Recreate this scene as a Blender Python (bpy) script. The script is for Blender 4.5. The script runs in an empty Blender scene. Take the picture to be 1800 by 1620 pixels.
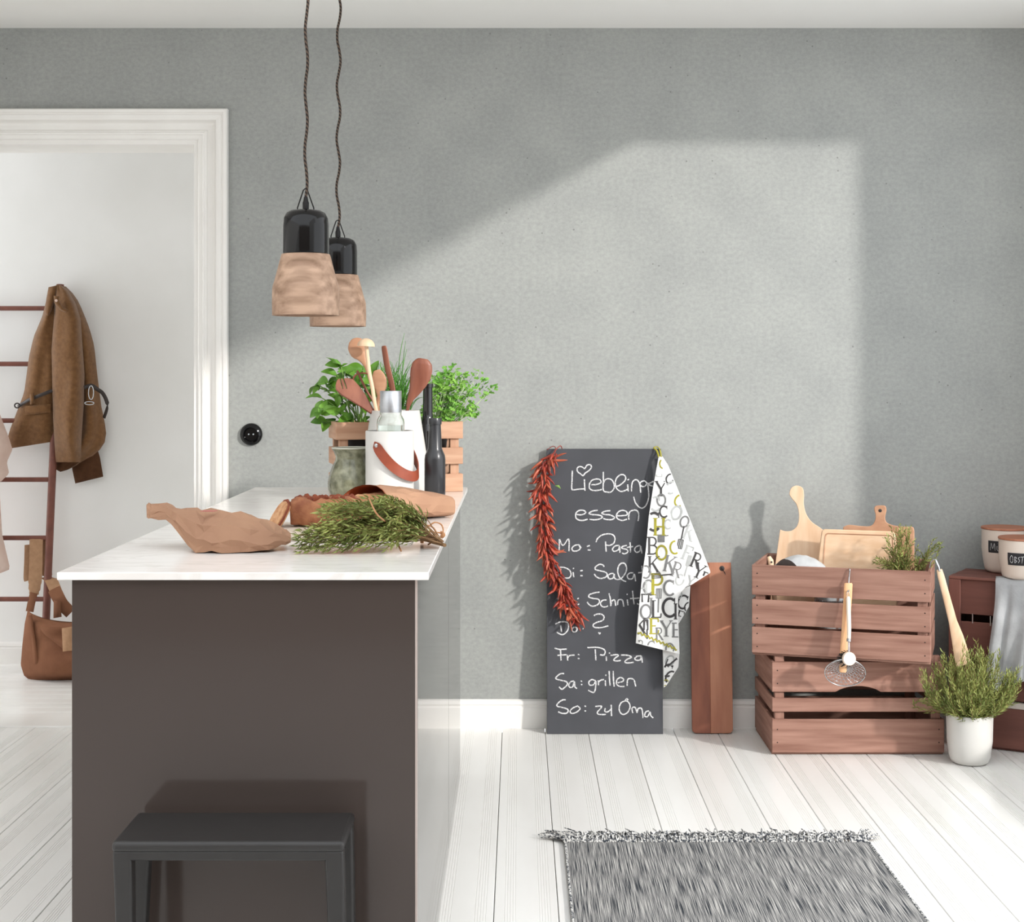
import bpy, bmesh, math, random
from mathutils import Vector, Matrix, noise
random.seed(7)
sc = bpy.context.scene
col = sc.collection
# ------------------------------------------------------------------ camera, light, exposure
F, CX, CY, CAMZ = 2600.0, 912.0, 657.0, 1.29          # focal length in px, vanishing point, eye height
cam = bpy.data.objects.new('camera', bpy.data.cameras.new('camera'))
col.objects.link(cam)
cam.location = (0, 0, CAMZ); cam.rotation_euler = (math.radians(90), 0, 0)
cam.data.sensor_fit = 'HORIZONTAL'; cam.data.sensor_width = 36.0
cam.data.lens = 36.0 * F / 1800.0
cam.data.shift_x = -(CX - 900.0) / 1800.0
cam.data.shift_y = -(810.0 - CY) / 1800.0
cam.data.clip_start = 0.05
sc.camera = cam
world = bpy.data.worlds.new('world'); sc.world = world; world.use_nodes = True
bg = world.node_tree.nodes['Background']
bg.inputs[0].default_value = (0.93, 0.965, 1.0, 1); bg.inputs[1].default_value = 1.7
SUN_DIR = Vector((-1.15, 1.0, -0.62))
sun = bpy.data.objects.new('sun', bpy.data.lights.new('sun', 'SUN')); col.objects.link(sun)
sun.location = (4, -3, 4)
sun.rotation_euler = SUN_DIR.to_track_quat('-Z', 'Y').to_euler()
sun.data.energy = 2.15; sun.data.angle = math.radians(2.8); sun.data.color = (1.0, 0.965, 0.92)
sc.view_settings.view_transform = 'Standard'; sc.view_settings.look = 'None'
sc.view_settings.gamma = 1.0; sc.view_settings.use_curve_mapping = False
sc.view_settings.exposure = 0.44
sc.cycles.use_denoising = True
sc.cycles.max_bounces = 10; sc.cycles.diffuse_bounces = 5; sc.cycles.glossy_bounces = 4
sc.cycles.transmission_bounces = 8; sc.cycles.transparent_max_bounces = 12
sc.cycles.caustics_reflective = False; sc.cycles.caustics_refractive = False
sc.cycles.sample_clamp_indirect = 6.0

WALL = 5.40          # room face of the back wall
CEIL = 2.552
RIGHT = 2.02
LEFT = -2.80
HALL = 6.60          # far wall of the hall
TOP = 0.922          # worktop surface

# ------------------------------------------------------------------ helpers
def P(px, py, Y):
    return Vector(((px - CX) * Y / F, Y, CAMZ - (py - CY) * Y / F))
def ray(px, py):
    return Vector(((px - CX) / F, 1.0, -(py - CY) / F))
EYE = Vector((0, 0, CAMZ))
def on_plane(px, py, p0, n):
    d = ray(px, py)
    return EYE + d * ((p0 - EYE).dot(n) / d.dot(n))
def on_height(px, py, z):
    Y = (CAMZ - z) * F / (py - CY)
    return P(px, py, Y)
def lin(h):
    h = h.lstrip('#')
    out = []
    for i in (0, 2, 4):
        c = int(h[i:i+2], 16) / 255.0
        out.append(c / 12.92 if c <= 0.04045 else ((c + 0.055) / 1.055) ** 2.4)
    return tuple(out)
def lerp(a, b, t): return a + (b - a) * t
def poly_at(pts, t):
    """point at fraction t of a polyline (by length)"""
    if len(pts) == 1: return Vector(pts[0])
    pts = [Vector(p) for p in pts]
    L = [(pts[i+1] - pts[i]).length for i in range(len(pts) - 1)]
    d = max(0.0, min(1.0, t)) * sum(L)
    for i, l in enumerate(L):
        if d <= l or i == len(L) - 1:
            return pts[i].lerp(pts[i+1], d / l if l > 1e-12 else 0)
        d -= l
def smooth(pts, n=8, closed=False):
    """Catmull-Rom through the points"""
    pts = [Vector(p) for p in pts]
    if len(pts) < 3: return pts
    out = []
    N = len(pts)
    segs = N if closed else N - 1
    for i in range(segs):
        if closed:
            p0, p1, p2, p3 = pts[(i-1) % N], pts[i], pts[(i+1) % N], pts[(i+2) % N]
        else:
            p0, p1, p2, p3 = pts[max(i-1, 0)], pts[i], pts[i+1], pts[min(i+2, N-1)]
        for k in range(n):
            t = k / n
            out.append(0.5 * ((2*p1) + (-p0+p2)*t + (2*p0-5*p1+4*p2-p3)*t*t + (-p0+3*p1-3*p2+p3)*t**3))
    if not closed: out.append(pts[-1])
    return out
def inside(x, y, poly):
    c = False
    j = len(poly) - 1
    for i in range(len(poly)):
        xi, yi = poly[i][0], poly[i][1]; xj, yj = poly[j][0], poly[j][1]
        if (yi > y) != (yj > y) and x < (xj - xi) * (y - yi) / (yj - yi) + xi: c = not c
        j = i
    return c

class MB:
    def __init__(s): s.v = []; s.f = []
    def add(s, vs, fs):
        o = len(s.v); s.v += [Vector(v) for v in vs]; s.f += [[i + o for i in f] for f in fs]
        return s
    def box(s, x0, x1, y0, y1, z0, z1, M=None):
        vs = [Vector((x, y, z)) for x in (x0, x1) for y in (y0, y1) for z in (z0, z1)]
        if M: vs = [M @ v for v in vs]
        return s.add(vs, [(0,1,3,2), (4,6,7,5), (0,4,5,1), (2,3,7,6), (0,2,6,4), (1,5,7,3)])
    def grid(s, fn, nu, nv, closed_u=False):
        o = len(s.v); m = nu if closed_u else nu + 1
        for j in range(nv + 1):
            for i in range(m):
                s.v.append(Vector(fn(i / nu, j / nv)))
        for j in range(nv):
            for i in range(nu):
                a = o + j*m + i; b = o + j*m + (i+1) % m
                s.f.append([a, b, b + m, a + m])
        return s
    def lathe(s, prof, n=32, c=(0, 0, 0), M=None):
        c = Vector(c); o = len(s.v); rings = []
        for r, z in prof:
            if r < 1e-6:
                rings.append([len(s.v)]); s.v.append(c + Vector((0, 0, z)))
            else:
                rings.append(list(range(len(s.v), len(s.v) + n)))
                for k in range(n):
                    a = 2*math.pi*k/n
                    s.v.append(c + Vector((r*math.cos(a), r*math.sin(a), z)))
        for A, B in zip(rings, rings[1:]):
            if len(A) == 1 and len(B) == 1: continue
            for k in range(n):
                k2 = (k + 1) % n
                if len(A) == 1: s.f.append([A[0], B[k2], B[k]])
                elif len(B) == 1: s.f.append([A[k], A[k2], B[0]])
                else: s.f.append([A[k], A[k2], B[k2], B[k]])
        if M:
            for i in range(o, len(s.v)): s.v[i] = M @ s.v[i]
        return s
    def sweep(s, path, a, b=None, n=8, side=None, cap=True):
        """elliptical section along a path: half width a along 'side', half thickness b across it"""
        path = [Vector(p) for p in path]; N = len(path)
        if not hasattr(a, '__len__'): a = [a] * N
        if b is None: b = a
        if not hasattr(b, '__len__'): b = [b] * N
        o = len(s.v); prev = None
        for i, p in enumerate(path):
            t = (path[min(i+1, N-1)] - path[max(i-1, 0)])
            t = t.normalized() if t.length > 1e-9 else Vector((0, 0, 1))
            ref = side if side is not None else (prev if prev is not None else (Vector((1, 0, 0)) if abs(t.x) < 0.8 else Vector((0, 1, 0))))
            u = ref - t * ref.dot(t)
            if u.length < 1e-6: u = Vector((0, 1, 0)) - t * t.y
            u.normalize(); w = t.cross(u); prev = u
            for k in range(n):
                an = 2*math.pi*k/n
                s.v.append(p + u*(a[i]*math.cos(an)) + w*(b[i]*math.sin(an)))
        for i in range(N - 1):
            for k in range(n):
                k2 = (k+1) % n
                s.f.append([o+i*n+k, o+i*n+k2, o+(i+1)*n+k2, o+(i+1)*n+k])
        if cap:
            s.f.append([o + k for k in range(n)][::-1]); s.f.append([o+(N-1)*n+k for k in range(n)])
        return s
    def prism(s, front, off):
        """closed slab: front outline (3D points) and an offset vector to its back"""
        n = len(front); off = Vector(off); o = len(s.v)
        s.v += [Vector(p) for p in front] + [Vector(p) + off for p in front]
        s.f.append([o + i for i in range(n)]); s.f.append([o + n + i for i in range(n)][::-1])
        for i in range(n):
            j = (i + 1) % n
            s.f.append([o + j, o + i, o + n + i, o + n + j])
        return s
    def ribbon(s, pts, w, mp, keep=None):
        """flat stroke: 2D points, width, map (x, y) -> 3D"""
        pts = [Vector((p[0], p[1])) for p in pts]
        if len(pts) < 2: return s
        Ls, Rs = [], []
        for i, p in enumerate(pts):
            t = pts[min(i+1, len(pts)-1)] - pts[max(i-1, 0)]
            t = t.normalized() if t.length > 1e-9 else Vector((1, 0))
            nn = Vector((-t.y, t.x)) * (w[i] if hasattr(w, '__len__') else w) * 0.5
            Ls.append(p + nn); Rs.append(p - nn)
        o = len(s.v); ids = []
        for l, r in zip(Ls, Rs):
            s.v.append(mp(l.x, l.y)); s.v.append(mp(r.x, r.y))
        for i in range(len(pts) - 1):
            if keep:
                q = [Ls[i], Rs[i], Ls[i+1], Rs[i+1]]
                if not all(keep(k.x, k.y) for k in q): continue
            s.f.append([o+2*i, o+2*i+1, o+2*i+3, o+2*i+2])
        return s

BASE = {}
def mesh_of(mb, name, inv=None, angle=40):
    me = bpy.data.meshes.new(name)
    vs = [(inv @ v) if inv else v for v in mb.v]
    me.from_pydata([tuple(v) for v in vs], [], mb.f)
    me.validate(); me.update()
    if angle:
        me.polygons.foreach_set('use_smooth', [True] * len(me.polygons))
        if angle < 179: me.set_sharp_from_angle(angle=math.radians(angle))
    return me
def fix_normals(me):
    bm = bmesh.new(); bm.from_mesh(me)
    bmesh.ops.recalc_face_normals(bm, faces=bm.faces); bm.to_mesh(me); bm.free()
def tag(o, label=None, cat=None, group=None, kind=None):
    if label: o['label'] = label
    if cat: o['category'] = cat
    if group: o['group'] = group
    if kind: o['kind'] = kind
    return o
def thing(name, label, cat, loc, rotz=0.0, group=None):
    o = bpy.data.objects.new(name, None); col.objects.link(o)
    o.empty_display_size = 0.05
    o.location = loc; o.rotation_euler = (0, 0, rotz)
    BASE[o] = Matrix.Translation(Vector(loc)) @ Matrix.Rotation(rotz, 4, 'Z')
    return tag(o, label, cat, group)
def part(name, mb, mat, parent=None, local=False, angle=40, bev=0, seg=2, kind=None, label=None, norm=False):
    """one mesh object; vertices come in world space unless local"""
    inv = None
    if parent is not None and not local: inv = BASE[parent].inverted()
    me = mesh_of(mb, name, inv, angle)
    if norm: fix_normals(me)
    me.materials.append(mat)
    o = bpy.data.objects.new(name, me); col.objects.link(o)
    if parent is not None:
        o.parent = parent; BASE[o] = BASE[parent]
    else:
        BASE[o] = Matrix.Identity(4)
    if bev:
        m = o.modifiers.new('bevel', 'BEVEL'); m.width = bev; m.segments = seg; m.limit_method = 'ANGLE'
        m.angle_limit = math.radians(35)
    tag(o, label, kind=kind)
    return o
def inst(name, me, parent, M):
    """a piece that shares mesh data"""
    o = bpy.data.objects.new(name, me); col.objects.link(o)
    o.parent = parent; o.matrix_basis = M
    BASE[o] = BASE[parent] @ M
    return o
def solo(name, mb, mat, label, cat, loc, rotz=0, group=None, **k):
    """a thing that is one mesh, its origin at loc"""
    M = Matrix.Translation(Vector(loc)) @ Matrix.Rotation(rotz, 4, 'Z')
    me = mesh_of(mb, name, None if k.pop('local', False) else M.inverted(), k.pop('angle', 40))
    if k.pop('norm', False): fix_normals(me)
    me.materials.append(mat)
    o = bpy.data.objects.new(name, me); col.objects.link(o)
    o.location = loc; o.rotation_euler = (0, 0, rotz); BASE[o] = M
    b = k.pop('bev', 0)
    if b:
        m = o.modifiers.new('bevel', 'BEVEL'); m.width = b; m.segments = 2; m.limit_method = 'ANGLE'
    return tag(o, label, cat, group)
def struct(name, mb, mat, **k):
    return part(name, mb, mat, kind='structure', **k)
def puff(mb, L, R, Y, thick, fold=None, nu=14, nv=24, back=0.01, pw=0.6, end=0.12):
    """cushion-like cloth panel: left and right edge polylines in px at depth Y, bulging towards the viewer"""
    YY = Y if callable(Y) else (lambda v: Y)
    def front(u, v):
        a = poly_at(L, v); b = poly_at(R, v); q = a.lerp(b, u)
        e = min(1.0, min(v, 1 - v) / end) if end else 1.0
        d = thick * (max(0.0, math.sin(math.pi*u)) ** pw) * (0.35 + 0.65*e)
        if fold: d += fold(u, v) * math.sin(math.pi*u) ** 0.5
        return P(q.x, q.y, YY(v) - d)
    def rear(u, v):
        a = poly_at(L, v); b = poly_at(R, v); q = a.lerp(b, u)
        return P(q.x, q.y, YY(v) + back * (max(0.0, math.sin(math.pi*u)) ** 0.5))
    mb.grid(front, nu, nv); mb.grid(lambda u, v: rear(1-u, v), nu, nv)
    return mb

# ------------------------------------------------------------------ materials
MATS = {}
def nodes_of(m):
    return m.node_tree.nodes, m.node_tree.links
def mat(name, c, rough=0.6, metal=0.0, c2=None, scale=8.0, stretch=(1, 1, 1), detail=4.0, contrast=(0.3, 0.7), bump=0.0,
        bscale=None, spec=0.5, coat=0.0, trans=0.0, ior=1.45, rand=0.0, sheen=0.0, sss=0.0, bdist=0.002):
    m = bpy.data.materials.new(name); m.use_nodes = True
    N, L = nodes_of(m); b = N['Principled BSDF']
    c = lin(c) if isinstance(c, str) else c
    b.inputs['Base Color'].default_value = (*c, 1)
    b.inputs['Roughness'].default_value = rough; b.inputs['Metallic'].default_value = metal
    b.inputs['Specular IOR Level'].default_value = spec; b.inputs['Coat Weight'].default_value = coat
    b.inputs['Transmission Weight'].default_value = trans; b.inputs['IOR'].default_value = ior
    b.inputs['Sheen Weight'].default_value = sheen
    b.inputs['Coat Roughness'].default_value = 0.08
    if sss: b.inputs['Subsurface Weight'].default_value = sss; b.inputs['Subsurface Scale'].default_value = 0.01
    tc = N.new('ShaderNodeTexCoord'); mp = N.new('ShaderNodeMapping'); L.new(tc.outputs['Object'], mp.inputs[0])
    mp.inputs['Scale'].default_value = stretch
    last = None
    if c2 is not None:
        c2 = lin(c2) if isinstance(c2, str) else c2
        nz = N.new('ShaderNodeTexNoise'); nz.inputs['Scale'].default_value = scale; nz.inputs['Detail'].default_value = detail
        L.new(mp.outputs[0], nz.inputs['Vector'])
        cr = N.new('ShaderNodeValToRGB'); cr.color_ramp.elements[0].position = contrast[0]; cr.color_ramp.elements[1].position = contrast[1]
        cr.color_ramp.elements[0].color = (*c, 1); cr.color_ramp.elements[1].color = (*c2, 1)
        L.new(nz.outputs['Fac'], cr.inputs[0]); last = cr.outputs[0]
        if rand:
            oi = N.new('ShaderNodeObjectInfo'); ad = N.new('ShaderNodeVectorMath'); ad.operation = 'MULTIPLY_ADD'
            L.new(oi.outputs['Random'], ad.inputs[0]); ad.inputs[1].default_value = (37, 23, 51); L.new(mp.outputs[0], ad.inputs[2])
            L.new(ad.outputs[0], nz.inputs['Vector'])
    if rand:
        oi = N.new('ShaderNodeObjectInfo'); hs = N.new('ShaderNodeHueSaturation')
        mr = N.new('ShaderNodeMapRange'); mr.inputs[3].default_value = 1 - rand; mr.inputs[4].default_value = 1 + rand
        L.new(oi.outputs['Random'], mr.inputs[0]); L.new(mr.outputs[0], hs.inputs['Value'])
        if last: L.new(last, hs.inputs['Color'])
        else: hs.inputs['Color'].default_value = (*c, 1)
        last = hs.outputs[0]
    if last: L.new(last, b.inputs['Base Color'])
    if bump:
        nb = N.new('ShaderNodeTexNoise'); nb.inputs['Scale'].default_value = bscale or scale*3; nb.inputs['Detail'].default_value = 5
        L.new(mp.outputs[0], nb.inputs['Vector'])
        bp = N.new('ShaderNodeBump'); bp.inputs['Strength'].default_value = bump; bp.inputs['Distance'].default_value = bdist
        L.new(nb.outputs['Fac'], bp.inputs['Height']); L.new(bp.outputs[0], b.inputs['Normal'])
    MATS[name] = m
    return m
def concrete():
    m = mat('concrete_plaster', '#9b9d9b', 0.85, c2='#a4a6a3', scale=5, detail=10, contrast=(0.3, 0.7), spec=0.25)
    N, L = nodes_of(m); b = N['Principled BSDF']
    tc = N['Texture Coordinate']
    base = b.inputs['Base Color'].links[0].from_socket
    n2 = N.new('ShaderNodeTexNoise'); n2.inputs['Scale'].default_value = 70; n2.inputs['Detail'].default_value = 6; n2.inputs['Roughness'].default_value = 0.7
    mp = N.new('ShaderNodeMapping'); mp.inputs['Scale'].default_value = (0.9, 1, 1.1); L.new(tc.outputs['Object'], mp.inputs[0]); L.new(mp.outputs[0], n2.inputs['Vector'])
    r2 = N.new('ShaderNodeValToRGB'); r2.color_ramp.elements[0].position = 0.3; r2.color_ramp.elements[1].position = 0.68
    r2.color_ramp.elements[0].color = (0.84, 0.84, 0.84, 1); r2.color_ramp.elements[1].color = (1.06, 1.06, 1.05, 1)
    L.new(n2.outputs['Fac'], r2.inputs[0])
    mx = N.new('ShaderNodeMix'); mx.data_type = 'RGBA'; mx.blend_type = 'MULTIPLY'; mx.inputs[0].default_value = 1
    L.new(base, mx.inputs[6]); L.new(r2.outputs[0], mx.inputs[7])
    # pores: small dark specks, sparse
    vo = N.new('ShaderNodeTexVoronoi'); vo.inputs['Scale'].default_value = 24; L.new(tc.outputs['Object'], vo.inputs['Vector'])
    vr = N.new('ShaderNodeValToRGB'); vr.color_ramp.elements[0].position = 0.055; vr.color_ramp.elements[1].position = 0.085
    L.new(vo.outputs['Distance'], vr.inputs[0])
    n3 = N.new('ShaderNodeTexNoise'); n3.inputs['Scale'].default_value = 9; L.new(tc.outputs['Object'], n3.inputs['Vector'])
    r3 = N.new('ShaderNodeValToRGB'); r3.color_ramp.elements[0].position = 0.50; r3.color_ramp.elements[1].position = 0.56
    r3.color_ramp.elements[0].color = (1, 1, 1, 1); r3.color_ramp.elements[1].color = (0, 0, 0, 1)
    L.new(n3.outputs['Fac'], r3.inputs[0])
    mxp = N.new('ShaderNodeMath'); mxp.operation = 'MAXIMUM'; L.new(vr.outputs[0], mxp.inputs[0]); L.new(r3.outputs[0], mxp.inputs[1])
    mr = N.new('ShaderNodeMapRange'); mr.inputs[3].default_value = 0.62; mr.inputs[4].default_value = 1.0; L.new(mxp.outputs[0], mr.inputs[0])
    m2 = N.new('ShaderNodeMix'); m2.data_type = 'RGBA'; m2.blend_type = 'MULTIPLY'; m2.inputs[0].default_value = 1
    L.new(mx.outputs[2], m2.inputs[6]); L.new(mr.outputs[0], m2.inputs[7]); L.new(m2.outputs[2], b.inputs['Base Color'])
    bp = N.new('ShaderNodeBump'); bp.inputs['Strength'].default_value = 0.16; bp.inputs['Distance'].default_value = 0.002
    L.new(n2.outputs['Fac'], bp.inputs['Height']); L.new(bp.outputs[0], b.inputs['Normal'])
    return m
def wood(name, c, c2, axis='x', scale=6.0, rough=0.55, rand=0.0, bump=0.12, contrast=(0.32, 0.7), k=9.0):
    st = {'x': (1, k, k), 'y': (k, 1, k), 'z': (k, k, 1)}[axis]
    return mat(name, c, rough, c2=c2, scale=scale, stretch=st, detail=5, contrast=contrast, rand=rand, bump=bump, bscale=scale*2.5, bdist=0.001)
M_studio = mat('warm_grey_paint', '#93887f', 0.85, c2='#988d84', scale=3)
M_wall = concrete()
M_white = mat('white_plaster', '#e9e8e5', 0.8, c2='#efeeec', scale=3)
M_ceil = mat('ceiling_paint', '#f1efec', 0.85, c2='#f4f3f0', scale=2)
M_trim = mat('white_lacquer_trim', '#f1efeb', 0.35, c2='#ebe8e4', scale=5)
M_floor = mat('painted_floorboard', '#f2f1ee', 0.28, c2='#e6e4e0', scale=1.6, stretch=(3, 0.6, 1), bump=0.04, rand=0.025)
M_under = mat('subfloor', '#6d6b68', 0.8, c2='#5b5957', scale=4)
M_panel = mat('dark_gloss_lacquer', '#453c38', 0.10, c2='#473e3a', scale=2, spec=0.4)
M_edge = mat('panel_edge', '#b9a9a2', 0.3, c2='#b3a49d', scale=5)
M_door = mat('grey_gloss_lacquer', '#4b4947', 0.06, c2='#494745', scale=2, spec=0.06)
M_door.node_tree.nodes['Principled BSDF'].inputs['Specular Tint'].default_value = (0.62, 0.62, 0.62, 1)
M_plastic = mat('anthracite_plastic', '#2d2b2a', 0.42, c2='#2a2827', scale=30, bump=0.05, bscale=300)
M_black = mat('black_enamel', '#0b0a0b', 0.10, c2='#0d0c0d', scale=5, spec=0.4)
M_blackm = mat('black_metal', '#1c1a1a', 0.4, 0.6, c2='#201e1e', scale=20)
M_steel = mat('steel', '#c4c6c8', 0.25, 1.0, c2='#b6b8ba', scale=30)
M_lampwood = wood('turned_mango_wood', '#7d5f49', '#bb9b83', 'x', 4.5, k=9, contrast=(0.3, 0.68))
M_crate = wood('weathered_crate_wood', '#80594b', '#a88171', 'x', 4, rough=0.75, rand=0.05, bump=0.3, contrast=(0.25, 0.75), k=14)
M_crated = wood('dark_crate_wood', '#5f3a32', '#774c41', 'x', 4, rough=0.7, rand=0.05, bump=0.2, contrast=(0.2, 0.8))
M_pine = wood('pine_slat', '#b3876b', '#caa387', 'x', 5, rough=0.65, rand=0.06, bump=0.2)
M_beech = wood('beech', '#dcb794', '#e9cbac', 'z', 5, rough=0.5)
M_oiled = wood('oiled_cherry', '#74402f', '#945c46', 'z', 4, rough=0.42)
M_chop = wood('acacia_board', '#8a4f3a', '#b97d60', 'z', 1.6, rough=0.42, contrast=(0.35, 0.65), k=9)
M_tanb = wood('tan_board', '#b08062', '#c59878', 'x', 5, rough=0.5)
M_ceramic = mat('matt_white_ceramic', '#cfcdc9', 0.35, c2='#c9c7c2', scale=8)
M_leather = mat('rust_leather', '#8e4128', 0.5, c2='#803923', scale=40, bump=0.1)
M_needle = mat('rosemary_needle', '#5d6a30', 0.55, c2='#a6ad62', scale=22, contrast=(0.32, 0.66))
M_stem = mat('woody_stem', '#7c5d3f', 0.8, c2='#94734f', scale=40)
M_soil = mat('potting_soil', '#2d211a', 0.95, c2='#3c2d22', scale=60, bump=0.6)
# ------------------------------------------------------------------ the room
DX0, DX1, DTOP = -2.20, -1.169, 2.143          # doorway
# floor boards with two bundles of fine grooves each
PW = 0.155
def plank_profile():
    pts = [(0.001, -0.018), (0.001, -0.0015), (0.0022, 0.0)]
    for g0 in (0.024, 0.108):
        for k in range(5):
            x = g0 + k*0.0066
            pts += [(x, 0.0), (x + 0.0006, -0.0010), (x + 0.0014, -0.0010), (x + 0.0020, 0.0)]
    pts += [(PW - 0.0022, 0.0), (PW - 0.001, -0.0015), (PW - 0.001, -0.018)]
    return pts
def plank_mesh(name, length, along='y'):
    pr = plank_profile(); n = len(pr); mb = MB()
    for t in (0.0, length):
        for x, z in pr:
            mb.v.append(Vector((x, t, z)) if along == 'y' else Vector((t, x, z)))
    for i in range(n - 1):
        f = [i, i+1, n+i+1, n+i]
        mb.f.append(f if along == 'x' else f[::-1])
    me = mesh_of(mb, name, None, 0); me.materials.append(M_floor)
    return me
mb = MB().box(LEFT, RIGHT + 0.3, -1.6, WALL, -0.12, -0.018)
fl = struct('floor', mb, M_under)
pm = plank_mesh('plank', WALL + 1.6)
x = -0.06 - PW * 18
while x < RIGHT:
    inst('plank', pm, fl, Matrix.Translation((x, -1.6, 0))); x += PW
mb = MB().box(-4.4, -0.95, WALL, HALL, -0.12, -0.018)
fh = struct('floor_hall', mb, M_under)
pm2 = plank_mesh('hall_plank', 3.3, 'x')
y = WALL + 0.205
while y < HALL - 0.01:
    inst('plank', pm2, fh, Matrix.Translation((-4.25, y, 0))); y += PW
struct('trim_1', MB().box(DX0 + 0.002, DX1 - 0.002, WALL + 0.002, WALL + 0.203, -0.017, 0.004), M_floor, bev=0.004)
# back wall with the doorway
T = 0.20
mb = MB()
mb.box(LEFT, DX0, WALL, WALL + T, 0, CEIL); mb.box(DX1, RIGHT + 0.3, WALL, WALL + T, 0, CEIL); mb.box(DX0, DX1, WALL, WALL + T, DTOP, CEIL)
wb = struct('wall_back', mb, M_wall, angle=0)
# the ceiling has unseen gaps at camera and window side, added to admit light
struct('ceiling', MB().box(LEFT, 1.2, 3.0, WALL + T, CEIL, CEIL + 0.12).box(1.2, RIGHT + 0.3, 4.72, WALL + T, CEIL, CEIL + 0.12), M_ceil)
# door lining and moulded casing
mb = MB()
mb.box(DX0 - 0.001, DX0 + 0.016, WALL - 0.004, WALL + T + 0.004, 0, DTOP - 0.016); mb.box(DX1 - 0.016, DX1 + 0.001, WALL - 0.004, WALL + T + 0.004, 0, DTOP - 0.016)
mb.box(DX0 - 0.001, DX1 + 0.001, WALL - 0.004, WALL + T + 0.004, DTOP - 0.016, DTOP + 0.001)
dl = struct('door_1', mb, M_trim)
prof = [(0.0, 0.0), (0.0, 0.010), (0.004, 0.014), (0.016, 0.016), (0.018, 0.021), (0.024, 0.021), (0.026, 0.017), (0.032, 0.015), (0.036, 0.009),
        (0.052, 0.007), (0.060, 0.011), (0.066, 0.020), (0.069, 0.030), (0.080, 0.034), (0.087, 0.034), (0.089, 0.030), (0.094, 0.030),
        (0.096, 0.034), (0.107, 0.034), (0.110, 0.030), (0.110, 0.0)]
mb = MB()
for o_, p_ in prof:
    y_ = WALL - 0.001 - p_
    mb.v += [Vector((DX1 + o_, y_, 0)), Vector((DX1 + o_, y_, DTOP + o_)), Vector((DX0 - o_, y_, DTOP + o_)), Vector((DX0 - o_, y_, 0))]
for i in range(len(prof) - 1):
    for k in range(3):
        mb.f.append([4*i + k, 4*i + k + 1, 4*i + 4 + k + 1, 4*i + 4 + k])
cs = part('door_casing', mb, M_trim, dl, angle=25)
# baseboards
def baseboard(name, x0, x1, y, h, t=0.018):
    pr = [(0, 0), (t, 0), (t, h*0.72), (t*0.8, h*0.76), (t*0.8, h*0.80), (t*0.95, h*0.84), (t*0.8, h*0.95), (t*0.35, h), (0, h)]
    mb = MB()
    for xx in (x0, x1):
        for d, z in pr: mb.v.append(Vector((xx, y - d, z)))
    n = len(pr)
    for i in range(n - 1): mb.f.append([i, i+1, n+i+1, n+i][::-1])
    mb.f += [list(range(n)), list(range(n, 2*n))[::-1]]
    return struct(name, mb, M_trim, angle=25, norm=True)
baseboard('baseboard_back', DX1 + 0.111, RIGHT, WALL, 0.104)
baseboard('baseboard_hall', -4.2, -1.1, HALL, 0.095)
# right wall with its wide window (out of the frame, the sun comes through it)
WY0, WY1, WZ0, WZ1 = 1.20, 4.72, 0.30, CEIL
mb = MB()
mb.box(RIGHT, RIGHT + 0.25, -1.6, WY0, 0, CEIL); mb.box(RIGHT, RIGHT + 0.25, WY1, WALL, 0, CEIL); mb.box(RIGHT, RIGHT + 0.25, -1.6, 1.9, CEIL, 3.5)  # last box: raised stretch added to block sun over the open roof
mb.box(RIGHT, RIGHT + 0.25, WY0, WY1, 0, WZ0)      # no lintel, to cast no band: the window meets the added roof gap
struct('wall_right', mb, M_white, angle=0)
mb = MB()
for a, b in ((WY0, WY0 + 0.04), (WY1 - 0.04, WY1)): mb.box(RIGHT + 0.1, RIGHT + 0.16, a, b, WZ0 + 0.0405, WZ1 - 0.002)
for a, b in ((WZ0, WZ0 + 0.04),): mb.box(RIGHT + 0.1, RIGHT + 0.16, WY0, WY1, a, b)
w1 = struct('window_1', mb, M_trim)
part('window_sill', MB().box(RIGHT - 0.03, RIGHT + 0.1, WY0, WY1, WZ0 - 0.03, WZ0), M_trim, w1, bev=0.005)
struct('wall_light_block', MB().box(LEFT - 0.2, RIGHT + 0.25, -1.8, -1.6, 0, CEIL), M_studio, angle=0)  # unseen wall added behind the camera to cut frontal light and reflections
struct('wall_left', MB().box(LEFT - 0.2, LEFT, -1.6, WALL + T, 0, CEIL), M_white, angle=0)
# the hall behind the doorway
struct('wall_hall', MB().box(-4.4, -0.95, HALL, HALL + 0.15, 0, CEIL), M_white, angle=0)
struct('wall_hall_right', MB().box(-1.1, -0.95, WALL + T, HALL, 0, CEIL), M_white, angle=0)
struct('ceiling_hall', MB().box(-4.4, -0.95, WALL + T, HALL + 0.15, CEIL, CEIL + 0.12), M_white, angle=0)

hl = bpy.data.objects.new('hall_window_light', bpy.data.lights.new('hall_window_light', 'AREA')); col.objects.link(hl)  # area lamp added out of view to brighten the hall
hl.location = (-4.1, 6.1, 1.45); hl.rotation_euler = (0, math.radians(-90), 0)
hl.data.shape = 'RECTANGLE'; hl.data.size = 1.6; hl.data.size_y = 0.9; hl.data.energy = 13; hl.data.color = (1.0, 0.98, 0.96)
# black round wall socket
c = P(442, 763, WALL)
t = thing('wall_socket', 'round black socket on grey wall beside the door frame', 'socket', c)
R_ = Matrix.Translation(c) @ Matrix.Rotation(math.radians(90), 4, 'X')
part('cover', MB().lathe([(0.0, 0), (0.0405, 0), (0.0405, 0.006), (0.039, 0.011), (0.034, 0.016), (0.026, 0.020), (0.0245, 0.018), (0.022, 0.006), (0, 0.006)], 40, M=R_), M_black, t)
for s in (-1, 1):
    part('contact_hole', MB().lathe([(0, 0.0), (0.0028, 0.0), (0.0028, 0.0085), (0.0016, 0.0088), (0.0, 0.0065)], 12, c=(s*0.0085, 0, 0), M=R_), M_steel, t)
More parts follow.
